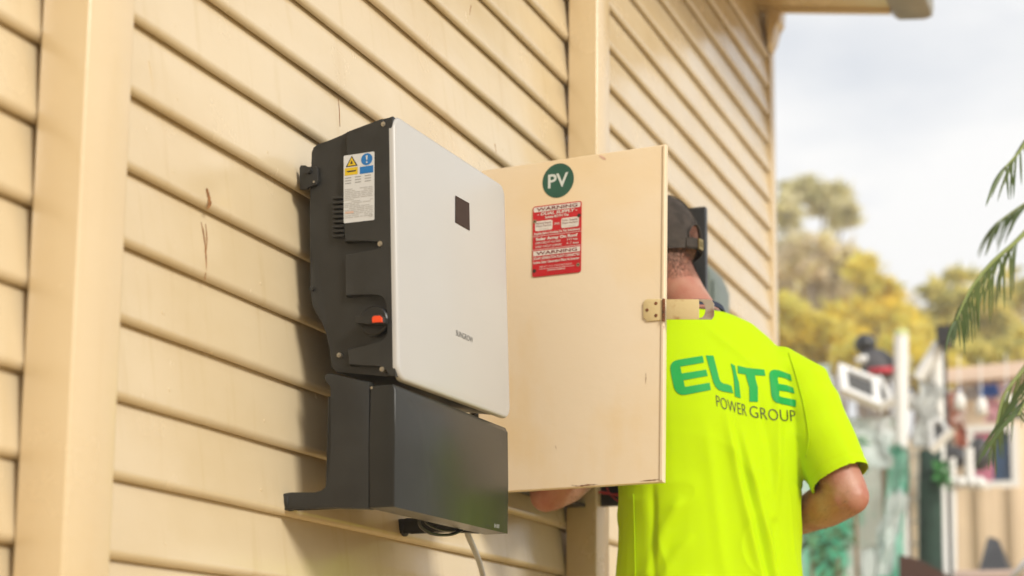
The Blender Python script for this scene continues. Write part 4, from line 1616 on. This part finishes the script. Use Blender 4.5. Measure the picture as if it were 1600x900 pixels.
sheet('plastic_sheet', [(1225, 660), (1305, 660), (1300, 570), (1255, 566)], 10.9, M_WPLAST, 'whitish plastic bulge behind the yellow shirt shoulder', 'plastic sheet', 0.04, 12, depth=0.1)
sheet('plastic_sheet', [(1425, 700), (1472, 702), (1468, 600), (1436, 596)], 10.4, mat('hazy_film', (0.78, 0.80, 0.78), 0.35, var=0.3, vscale=5),
      'hazy grey plastic bag hanging between the white posts', 'plastic sheet', 0.03, 14, depth=0.1)
bm = bmesh.new()
for x in (1215, 1290, 1360, 1412):
    a = at(x, 660, 10.75)
    tube(bm, [Vector((a.x, a.y, 0)), a], 0.02, 8)
a, b = at(1215, 660, 10.75), at(1412, 660, 10.75)
tube(bm, [a, b], 0.02, 8)
tag(obj('netting_trellis', bm, mat('timber_stake', (0.28, 0.19, 0.11), 0.8, var=0.3)), 'timber stake frame holding up the green netting', 'frame')
for i, (x, y, s, lb_) in enumerate(((1268, 820, 0.30, 'leafy plant inside the netting nearest the yellow shirt'), (1310, 870, 0.34, 'dark leafy plant low in the netting below the elbow'),
                                    (1335, 700, 0.22, 'small plant between plastic covers above the elbow'))):
    c = at(x, y, 9.85)
    t = thing('garden_plant', (c.x, c.y, 0), lb_, 'plant')
    bm = bmesh.new()
    leaf_cloud(bm, [dome(c, s * 0.4, 0.10, s * 0.75)], 120, 0.05, rng)
    obj('foliage', bm, mat('mid_green_leaf', (0.12, 0.30, 0.14), 0.6, var=0.4, vscale=8), t, normals=False)
    bm = bmesh.new()
    tube(bm, [Vector((c.x, c.y, 0)), c], 0.012, 6)
    obj('stem', bm, MATS['timber_stake'], t)


# white-framed ribbed panels propped on top of the netting
def framed(px4, Y, tilt, label, fw=0.045, ribs=7):
    q = [at(x, y, Y) for x, y in px4]           # bl, br, tr, tl
    q = [q[0] + Vector((0, -tilt, 0)), q[1] + Vector((0, -tilt, 0)), q[2] + Vector((0, tilt, 0)), q[3] + Vector((0, tilt, 0))]
    c = sum(q, Vector()) / 4
    t = thing('framed_panel', c, label, 'panel', 'white framed panels in the yard')
    n_ = (q[1] - q[0]).cross(q[3] - q[0]).normalized()

    def P(u, v, h=0):
        return q[0].lerp(q[1], u).lerp(q[3].lerp(q[2], u), v) + n_ * h
    wu, wv = fw / (q[1] - q[0]).length, fw / (q[3] - q[0]).length
    bm = bmesh.new()
    for u0, u1, v0, v1 in ((0, 1, 0, wv), (0, 1, 1 - wv, 1), (0, wu, wv, 1 - wv), (1 - wu, 1, wv, 1 - wv)):
        prism(bm, [P(u0, v0), P(u1, v0), P(u1, v1), P(u0, v1)], n_ * 0.05)
    obj('frame', bm, M_WPVC, t)
    bm = bmesh.new()
    prism(bm, [P(wu, wv, 0.01), P(1 - wu, wv, 0.01), P(1 - wu, 1 - wv, 0.01), P(wu, 1 - wv, 0.01)], n_ * 0.012)
    obj('sheet', bm, M_DGREY, t)
    for k in range(ribs):
        v = wv + (1 - 2 * wv) * (k + 0.5) / ribs
        bm = bmesh.new()
        prism(bm, [P(wu, v - 0.014, 0.023), P(1 - wu, v - 0.014, 0.023), P(1 - wu, v + 0.014, 0.023), P(wu, v + 0.014, 0.023)], n_ * 0.01)
        obj('rib', bm, mat('grey_rib', (0.24, 0.24, 0.24), 0.5), t)


framed([(1318, 622), (1378, 648), (1366, 596), (1303, 572)], 10.0, 0.10, 'larger tilted white-framed panel propped beside the ball-headed ornament')
framed([(1382, 648), (1404, 634), (1378, 590), (1366, 598)], 10.1, 0.08, 'small steep white-framed panel joined to the right of the larger one', 0.03)
framed([(1462, 712), (1494, 680), (1472, 656), (1458, 664)], 10.1, 0.06, 'small white-framed panel leaning above the dark green roll', 0.03)

# ornament with a black ball head
oY = 10.4
oc = at(1352, 538, oY)
orn = thing('garden_ornament', at(1366, 585, oY), 'black ball-headed ornament on a grey cone body with red trim', 'ornament')
bm = bmesh.new()
rb = (at(1369, 538, oY) - oc).length
ellipsoid(bm, oc, rb, rb, rb, 24, 16)
obj('ball', bm, mat('black_gloss', (0.02, 0.02, 0.022), 0.3), orn, smooth='all')
bm = bmesh.new()
tube(bm, curve_pts([at(1352, 552, oY), at(1362, 562, oY), at(1374, 576, oY), at(1384, 590, oY)], 10), [0.045, 0.06, 0.075, 0.09, 0.10, 0.105, 0.11, 0.115, 0.115, 0.11, 0.10], 16)
obj('cone_body', bm, mat('dark_grey_cast', (0.085, 0.08, 0.085), 0.5), orn, smooth='all')
bm = bmesh.new()
ellipsoid(bm, at(1350, 563, oY - 0.05), 0.06, 0.05, 0.035, 16, 10)
obj('pale_bib', bm, M_WPVC, orn, smooth='all')
bm = bmesh.new()
tube(bm, [at(1358, 580, oY - 0.12), at(1395, 578, oY - 0.12)], 0.022, 10)
obj('red_trim', bm, mat('red_trim_paint', (0.52, 0.03, 0.05), 0.5), orn, smooth='all')
bm = bmesh.new()
c = at(1382, 592, oY)
tube(bm, [Vector((c.x, c.y, 0)), c], 0.03, 8)
obj('stake', bm, MATS['timber_stake'], orn)

# posts, lamp, rods
for name, pts, Y, r, lbl, cat, m in (
        ('white_post', [(1408, 524), (1407, 700)], 10.3, 0.045, 'upright white post with a pale cap right of the ornament', 'post', M_WPVC),
        ('white_rod', [(1464, 544), (1434, 592)], 10.4, 0.040, 'white rod leaning below the black square lamp', 'rod', M_WPVC),
        ('white_post', [(1463, 560), (1464, 620)], 10.5, 0.055, 'short white post beside the leaning white rod', 'post', M_WPVC)):
    q = [at(x, y, Y) for x, y in pts]
    t = thing(name, q[1], lbl, cat)
    bm = bmesh.new()
    tube(bm, q, r, 14)
    obj('shaft', bm, m, t, smooth=40)
    bm = bmesh.new()
    if name == 'white_post':
        q2 = Vector((q[1].x, q[1].y, 0))
        tube(bm, [q2, q[1]], r * 0.8, 12)
        obj('lower_shaft', bm, m, t, smooth=40)
        bm = bmesh.new()
    tube(bm, [q[0], q[0] + (q[0] - q[1]).normalized() * 0.035], [r * 1.15, r * 0.9], 14)
    obj('end_cap', bm, mat('pale_lime_cap', (0.55, 0.60, 0.25), 0.5) if name == 'white_post' and pts[0][0] < 1420 else M_WPVC, t, smooth=40)
lY = 10.35
lc2 = at(1475, 526, lY)
lamp = thing('garden_lamp', (lc2.x, lc2.y, 0), 'black square lamp on a thin dark post', 'lamp')
hs = (at(1486, 526, lY) - lc2).length
bm = bmesh.new()
box(bm, lc2.x - hs, lc2.x + hs, lY - hs, lY + hs, lc2.z - hs * 1.25, lc2.z + hs * 1.25, bev=0.006)
obj('lamp_head', bm, mat('lamp_black', (0.02, 0.017, 0.017), 0.5), lamp)
bm = bmesh.new()
tube(bm, [Vector((lc2.x, lY, 0)), Vector((lc2.x, lY, lc2.z - hs * 1.25))], 0.012, 8)
obj('lamp_post', bm, M_DGREY, lamp)
bm = bmesh.new()
box(bm, lc2.x - hs * 1.1, lc2.x + hs * 1.1, lY - hs * 1.1, lY + hs * 1.1, lc2.z + hs * 1.26, lc2.z + hs * 1.45)
obj('lamp_lid', bm, MATS['lamp_black'], lamp)

# cloths pegged under the shed eave
line_z = at(1520, 598, 12.4)
for x0, x1, y0, y1, colr, lbl in ((1504, 1528, 603, 626, (0.44, 0.38, 0.34), 'greyish cloth pegged left of the blue one under the shed eave'),
                                  (1528, 1560, 600, 621, (0.03, 0.10, 0.36), 'blue cloth pegged under the shed eave'),
                                  (1542, 1560, 622, 660, (0.72, 0.42, 0.46), 'pale pink strip hanging under the blue cloth'),
                                  (1562, 1584, 598, 618, (0.70, 0.50, 0.48), 'pale pink cloth pegged right of the blue one'),
                                  (1481, 1500, 612, 668, (0.52, 0.22, 0.14), 'terracotta cloth hanging at the left corner of the shed'),
                                  (1494, 1512, 668, 700, (0.58, 0.20, 0.12), 'orange-red cloth low beside the white window frame')):
    sheet('hanging_cloth', [(x0, y1), (x1, y1), (x1, y0), (x0, y0)], 12.5, mat('cloth_' + lbl.split()[0] + str(x0), colr, 0.8), lbl, 'cloth', 0.03, x0 * 0.1, 'cloths hanging by the shed', depth=0.02)

# low things along the bottom right
lw = thing('low_wall', at(1560, 960, 9.0), 'pale pinkish low wall at the lower right corner', 'wall')
a, b = at(1498, 892, 9.0), at(1700, 890, 9.0)
bm = bmesh.new()
box(bm, a.x, b.x, 9.0, 9.18, 0, a.z - 0.04, bev=0.004)
obj('wall_body', bm, mat('pinkish_render', (0.62, 0.48, 0.42), 0.7, var=0.1), lw)
bm = bmesh.new()
box(bm, a.x - 0.02, b.x, 8.98, 9.20, a.z - 0.0395, a.z, bev=0.004)
obj('coping', bm, MATS['pinkish_render'], lw)
bm = bmesh.new()
q = [at(x, y, 8.8) for x, y in ((1404, 866), (1432, 872), (1462, 888), (1500, 908), (1500, 1000), (1404, 1000))]
prism(bm, q, Vector((0, 0.5, -0.1)), bev=0.008)
tag(obj('brown_lid', bm, M_BROWN), 'red-brown sloping lid below the dark green roll', 'lid')
tp = at(1552, 838, 10.2)
bl_, br_ = at(1534, 900, 10.2), at(1582, 900, 10.2)
bm = bmesh.new()
q = [Vector((bl_.x, 10.0, bl_.z)), Vector((br_.x, 10.0, bl_.z)), Vector((br_.x, 10.5, bl_.z)), Vector((bl_.x, 10.5, bl_.z))]
qv = [bm.verts.new(p) for p in q]
q0 = [bm.verts.new(Vector((p.x, p.y, 0))) for p in q]
tv = [bm.verts.new(tp + Vector((-0.03, 0, 0))), bm.verts.new(tp + Vector((0.03, 0, -0.02)))]
bm.faces.new((qv[0], qv[1], tv[1], tv[0]))
bm.faces.new((qv[1], qv[2], tv[1]))
bm.faces.new((qv[2], qv[3], tv[0], tv[1]))
bm.faces.new((qv[3], qv[0], tv[0]))
for i in range(4):
    bm.faces.new((q0[i], q0[(i + 1) % 4], qv[(i + 1) % 4], qv[i]))
tag(obj('covered_pile', bm, M_DGREY), 'dark grey pointed cover before the beige fence', 'cover')
bm = bmesh.new()
tube(bm, [at(1580, 908, 8.6), at(1604, 880, 8.6), at(1640, 838, 8.6)], 0.020, 10)
tag(obj('metal_rail', bm, mat('silver_metal', (0.6, 0.62, 0.66), 0.3, metal=0.8), None, smooth='all'), 'silver diagonal rail at the lower right corner', 'rail')
for x, y, sx_, sz_, lbl in ((1488, 715, 0.10, 0.07, 'dark bundle on the fence left of the window'), (1530, 712, 0.08, 0.10, 'dark bundle on the fence under the window')):
    bm = bmesh.new()
    c = at(x, y, 10.8)
    ellipsoid(bm, c, sx_, 0.08, sz_, 16, 10)
    for v in bm.verts:
        v.co += (v.co - c) * 0.35 * noise.noise(v.co * 9)
    tag(obj('dark_bundle', bm, M_DGREY, None, smooth='all'), lbl, 'bundle', 'dark bundles on the fence')

# odds and ends hung about the yard
def bottle(c, r, h, m, label, group):
    t = thing('hanging_bottle', c, label, 'bottle', group)
    bm = bmesh.new()
    tube(bm, [c + Vector((0, 0, z * h)) for z in (0, 0.04, 0.6, 0.75, 0.85, 1.0)], [r * 0.8, r, r, r * 0.7, r * 0.35, r * 0.35], 14)
    obj('body', bm, m, t, smooth='all')
    bm = bmesh.new()
    tube(bm, [c + Vector((0, 0, h)), c + Vector((0, 0, h * 1.12))], r * 0.4, 10)
    obj('lid', bm, mat('blue_lid', (0.05, 0.14, 0.40), 0.5), t, smooth=40)
    bm = bmesh.new()
    tube(bm, [c + Vector((0, 0, h * 1.12)), c + Vector((0, 0.02, h * 1.12 + 0.22))], 0.004, 6)
    obj('cord', bm, M_WPVC, t)


for x, y, lbl in ((1424, 640, 'white bottle on a cord just right of the upright white post'), (1446, 652, 'white bottle on a cord below the leaning white rod'),
                  (1500, 640, 'white bottle on a cord left of the shed window'), (1534, 648, 'white bottle on a cord above the shed window'),
                  (1574, 640, 'rightmost white bottle on a cord before the shed')):
    bottle(at(x, y, 10.55), 0.035, 0.12, M_WPVC, lbl, 'white bottles hung across the yard')
for x0, x1, y0, y1, colr, lbl in ((1410, 1426, 612, 640, (0.74, 0.72, 0.66), 'off-white rag hung beside the upright white post'),
                                  (1440, 1456, 640, 664, (0.60, 0.36, 0.30), 'dull red rag hung below the leaning white rod'),
                                  (1497, 1512, 636, 662, (0.80, 0.66, 0.60), 'flesh-pink rag hung left of the window'),
                                  (1566, 1596, 632, 656, (0.24, 0.26, 0.24), 'dark grey rag hung above the window at the right')):
    sheet('hanging_cloth', [(x0, y1), (x1, y1), (x1, y0), (x0, y0)], 10.9, mat('rag_%d' % x0, colr, 0.8), lbl, 'cloth', 0.02, x0 * 0.13, 'cloths hanging by the shed', depth=0.02)
wt = thing('wire_trellis', at(1440, 900, 10.45), 'pale wire trellis standing between the netting and the fence', 'trellis')
for x in (1408, 1420, 1432, 1444):
    a = at(x, 700, 10.45)
    bm = bmesh.new()
    tube(bm, [Vector((a.x, a.y, 0)), a], 0.008, 6)
    obj('upright_wire', bm, M_WPVC, wt)
for y in (712, 745, 780, 815, 850, 885):
    bm = bmesh.new()
    tube(bm, [at(1405, y, 10.44), at(1447, y, 10.44)], 0.007, 6)
    obj('cross_wire', bm, M_WPVC, wt)

# ------------------------------------------------------------------ trees beyond
M_BARK = mat('grey_bark', (0.28, 0.22, 0.17), 0.9, var=0.4, vscale=9)
def leafmat(name, col, tr=0.58):
    m = mat(name, col, 0.7, var=0.2, vscale=1.5, spec=0.15)
    n, l = m.node_tree.nodes, m.node_tree.links
    b = n['Principled BSDF']
    t = n.new('ShaderNodeBsdfTranslucent')
    src = b.inputs['Base Color'].links[0].from_socket
    l.new(src, t.inputs['Color'])
    mx_ = n.new('ShaderNodeMixShader')
    mx_.inputs['Fac'].default_value = tr
    l.new(b.outputs[0], mx_.inputs[1])
    l.new(t.outputs[0], mx_.inputs[2])
    l.new(mx_.outputs[0], n['Material Output'].inputs['Surface'])
    return m


LEAF = {
    'olive': [leafmat('leaf_olive', (0.78, 0.72, 0.38)), leafmat('leaf_olive_dark', (0.60, 0.56, 0.26)), leafmat('leaf_olive_pale', (0.84, 0.78, 0.50))],
    'gold': [leafmat('leaf_gold', (0.93, 0.75, 0.10)), leafmat('leaf_gold_green', (0.80, 0.75, 0.18)), leafmat('leaf_yellow', (0.95, 0.84, 0.24))],
    'pale': [leafmat('leaf_pale', (0.95, 0.84, 0.60)), leafmat('leaf_pale_green', (0.86, 0.78, 0.42)), leafmat('leaf_straw', (0.93, 0.84, 0.66))],
    'green': [leafmat('leaf_green', (0.74, 0.68, 0.22)), leafmat('leaf_green_dark', (0.50, 0.48, 0.16)), leafmat('leaf_green_yellow', (0.88, 0.76, 0.24))],
}


def tree(label, pxs, Y, kind, count, size, trunk_px, group='trees beyond the yard', cat='tree', name='tree'):
    """pxs: list of (px, py, half width px, half height px) crown clumps"""
    k = Y / 2600.0 * 1.06
    blobs = []
    for x, y, hw, hh in pxs:
        Yk = Y + rng.uniform(-0.6, 0.6)
        blobs.append((at(x, y, Yk), hw * k, max(0.25, hw * k * 0.35), hh * k))
    base = at(trunk_px, 1000, Y)
    base.z = 0
    t = thing(name, base, label, cat, group)
    bm = bmesh.new()
    top = max(blobs, key=lambda b: b[0].z)[0]
    mid = base.lerp(Vector((top.x, top.y, top.z)), 0.45) + Vector((rng.uniform(-.2, .2), 0, 0))
    tube(bm, curve_pts([base, base.lerp(mid, 0.5) + Vector((rng.uniform(-.1, .1), 0, 0)), mid, top], 14), [0.16 * (1 - 0.85 * i / 14) * (Y / 25) for i in range(15)], 10)
    for b in blobs:
        s = base.lerp(mid, rng.uniform(0.6, 1.0))
        tube(bm, curve_pts([s, s.lerp(b[0], 0.5) + Vector((0, 0, 0.25)), b[0]], 8), [0.07 * (1 - 0.8 * i / 8) * (Y / 25) for i in range(9)], 7)
    obj('trunk', bm, M_BARK, t, smooth='all')
    bm = bmesh.new()
    leaf_cloud(bm, blobs, count, size, rng, 3)
    obj('crown', bm, LEAF[kind], t, normals=False)


tree('olive gum tree with open crown nearest the house end', [(1250, 300, 34, 26), (1290, 310, 40, 30), (1320, 335, 26, 26), (1228, 335, 24, 34), (1240, 390, 30, 30)], 30, 'olive', 800, 0.22, 1245)
tree('pale straw-coloured tree below the olive gum', [(1265, 400, 45, 40), (1310, 420, 45, 42), (1350, 455, 36, 36), (1235, 450, 40, 50), (1290, 470, 60, 40)], 26, 'pale', 1500, 0.20, 1280)
tree('golden wattle tree behind the ornament', [(1345, 420, 24, 26), (1370, 460, 34, 30), (1330, 500, 50, 34), (1390, 510, 50, 34), (1420, 530, 40, 34)], 22, 'gold', 1700, 0.15, 1360)
tree('yellow-green bush behind the shirt shoulder', [(1225, 500, 40, 40), (1265, 520, 50, 40), (1310, 540, 50, 34), (1240, 560, 60, 40)], 19, 'gold', 1900, 0.12, 1260, cat='bush')
tree('golden bush behind the white posts', [(1390, 560, 40, 34), (1430, 570, 44, 40), (1470, 580, 40, 30), (1340, 560, 40, 30)], 17, 'gold', 2000, 0.10, 1420, cat='bush')
tree('green tree behind the palm fronds', [(1460, 470, 40, 34), (1500, 455, 44, 40), (1520, 500, 60, 44), (1570, 480, 50, 60), (1600, 530, 60, 50), (1490, 530, 50, 30)], 24, 'green', 1500, 0.17, 1520)
tree('dark green shrub rising above the shed roof', [(1510, 560, 50, 26), (1560, 560, 50, 30), (1600, 550, 40, 36)], 18, 'green', 1000, 0.11, 1560, cat='shrub')
tree('wide pale golden tree far behind the yard', [(1225, 470, 60, 60), (1300, 450, 60, 60), (1370, 490, 50, 50), (1430, 540, 60, 40), (1500, 520, 60, 50), (1570, 510, 60, 60)], 42, 'pale', 3600, 0.30, 1330)
tree('yellow-green bush low between the ornament and the lamp', [(1400, 515, 40, 26), (1440, 520, 40, 30), (1480, 525, 36, 30)], 27, 'gold', 1500, 0.15, 1440, cat='bush')

# ------------------------------------------------------------------ palm at the right edge
palm = thing('palm', (2.35, 5.2, 0), 'palm with drooping fronds reaching in from the right edge', 'palm')
M_FROND = mat('palm_leaf', (0.060, 0.105, 0.025), 0.40, col2=(0.12, 0.16, 0.035), vscale=4)
M_FROND2 = mat('palm_rib', (0.20, 0.24, 0.06), 0.5)
bm = bmesh.new()
tube(bm, [Vector((2.35 + 0.03 * math.sin(i), 5.2, i * 0.27)) for i in range(12)], [0.085 + (0.012 if i % 2 else 0) - i * 0.002 for i in range(12)], 14)
obj('trunk', bm, M_BARK, palm, smooth='all')
heart = Vector((2.35, 5.2, 2.95))


def frond(ctrl, Y0, Y1, llen, start=0.2, nleaf=26, droop=0.75, spread=1.0, wid=0.008, both=True, lastk=1.0):
    n_ = len(ctrl)
    pts = [heart] + [at(x, y, Y0 + (Y1 - Y0) * i / max(1, n_ - 1)) for i, (x, y) in enumerate(ctrl)]
    pts = curve_pts(pts, 60)
    bm = bmesh.new()
    tube(bm, pts, [0.012 * (1 - 0.85 * i / 60) for i in range(61)], 8, mi=1)
    for k in range(nleaf):
        t = start + (1 - start) * k / (nleaf - 1)
        i = min(59, int(t * 60))
        p = pts[i]
        tg = (pts[i + 1] - pts[i]).normalized()
        sdv = tg.cross(Vector((0, 0, 1)))
        sdv.normalize()
        for s in ((-1, 1) if both else (1,)):
            ln = llen * (0.55 + 0.45 * math.sin(math.pi * min(1, 0.15 + t * 0.85))) * rng.uniform(0.75, 1.15) * (lastk if t > 0.9 else 1)
            d = (tg * 0.75 + sdv * s * 0.65 * spread + Vector((0, 0, -0.15)) + Vector((rng.uniform(-.12, .12), rng.uniform(-.12, .12), rng.uniform(-.1, .1)))).normalized()
            q = [p.copy()]
            dd = d.copy()
            for m in range(7):
                dd = (dd + Vector((0, 0, -droop * 0.30))).normalized()
                q.append(q[-1] + dd * ln / 7)
            rows = []
            for m, c in enumerate(q):
                w = wid * math.sin(math.pi * (0.12 + 0.86 * m / 7)) ** 0.7
                tt = (q[min(m + 1, 7)] - q[max(m - 1, 0)]).normalized()
                ws = tt.cross(Vector((rng.uniform(-.1, .1) + s * 0.2, -1, 0.2))).normalized()
                fold = tt.cross(ws).normalized() * w * 0.35
                rows.append((bm.verts.new(c - ws * w + fold), bm.verts.new(c), bm.verts.new(c + ws * w + fold)))
            for m in range(7):
                bm.faces.new((rows[m][0], rows[m][1], rows[m + 1][1], rows[m + 1][0]))
                bm.faces.new((rows[m][1], rows[m][2], rows[m + 1][2], rows[m + 1][1]))
    obj('frond', bm, [M_FROND, M_FROND2], palm, smooth=60, normals=False)


frond([(1680, 250), (1630, 330), (1590, 375), (1548, 412), (1515, 455), (1494, 500)], 4.6, 4.2, 0.185, 0.50, 19, 1.0, 0.7, 0.0030)
frond([(1700, 120), (1650, 160), (1616, 200), (1594, 235), (1570, 262)], 4.5, 4.2, 0.21, 0.62, 9, 0.40, 0.5, 0.0030)
frond([(1700, 320), (1670, 420), (1650, 500), (1628, 570), (1606, 620), (1590, 650)], 4.4, 4.1, 0.27, 0.62, 12, 0.30, 1.0, 0.0025)
frond([(1720, 260), (1660, 290), (1600, 320), (1555, 350)], 4.8, 4.7, 0.18, 0.70, 8, 0.5, 0.6, 0.0028)
frond([(1700, 420), (1650, 500), (1604, 570), (1568, 620), (1552, 690)], 4.6, 4.4, 0.20, 0.60, 10, 0.95, 0.25, 0.0025)

# ------------------------------------------------------------------ hazy air
bm = bmesh.new()
box(bm, -90, 90, -90, 90, -1.0, 9.0)
hz = obj('haze', bm, [])
tag(hz, kind='stuff')
hm = bpy.data.materials.new('haze_air')
hm.use_nodes = True
hn = hm.node_tree.nodes
hn.clear()
ho = hn.new('ShaderNodeOutputMaterial')
hv = hn.new('ShaderNodeVolumePrincipled')
hv.inputs['Color'].default_value = (1.0, 0.98, 0.93, 1)
hv.inputs['Density'].default_value = 0.0065
hv.inputs['Anisotropy'].default_value = 0.3
hm.node_tree.links.new(hv.outputs[0], ho.inputs['Volume'])
hz.data.materials.append(hm)
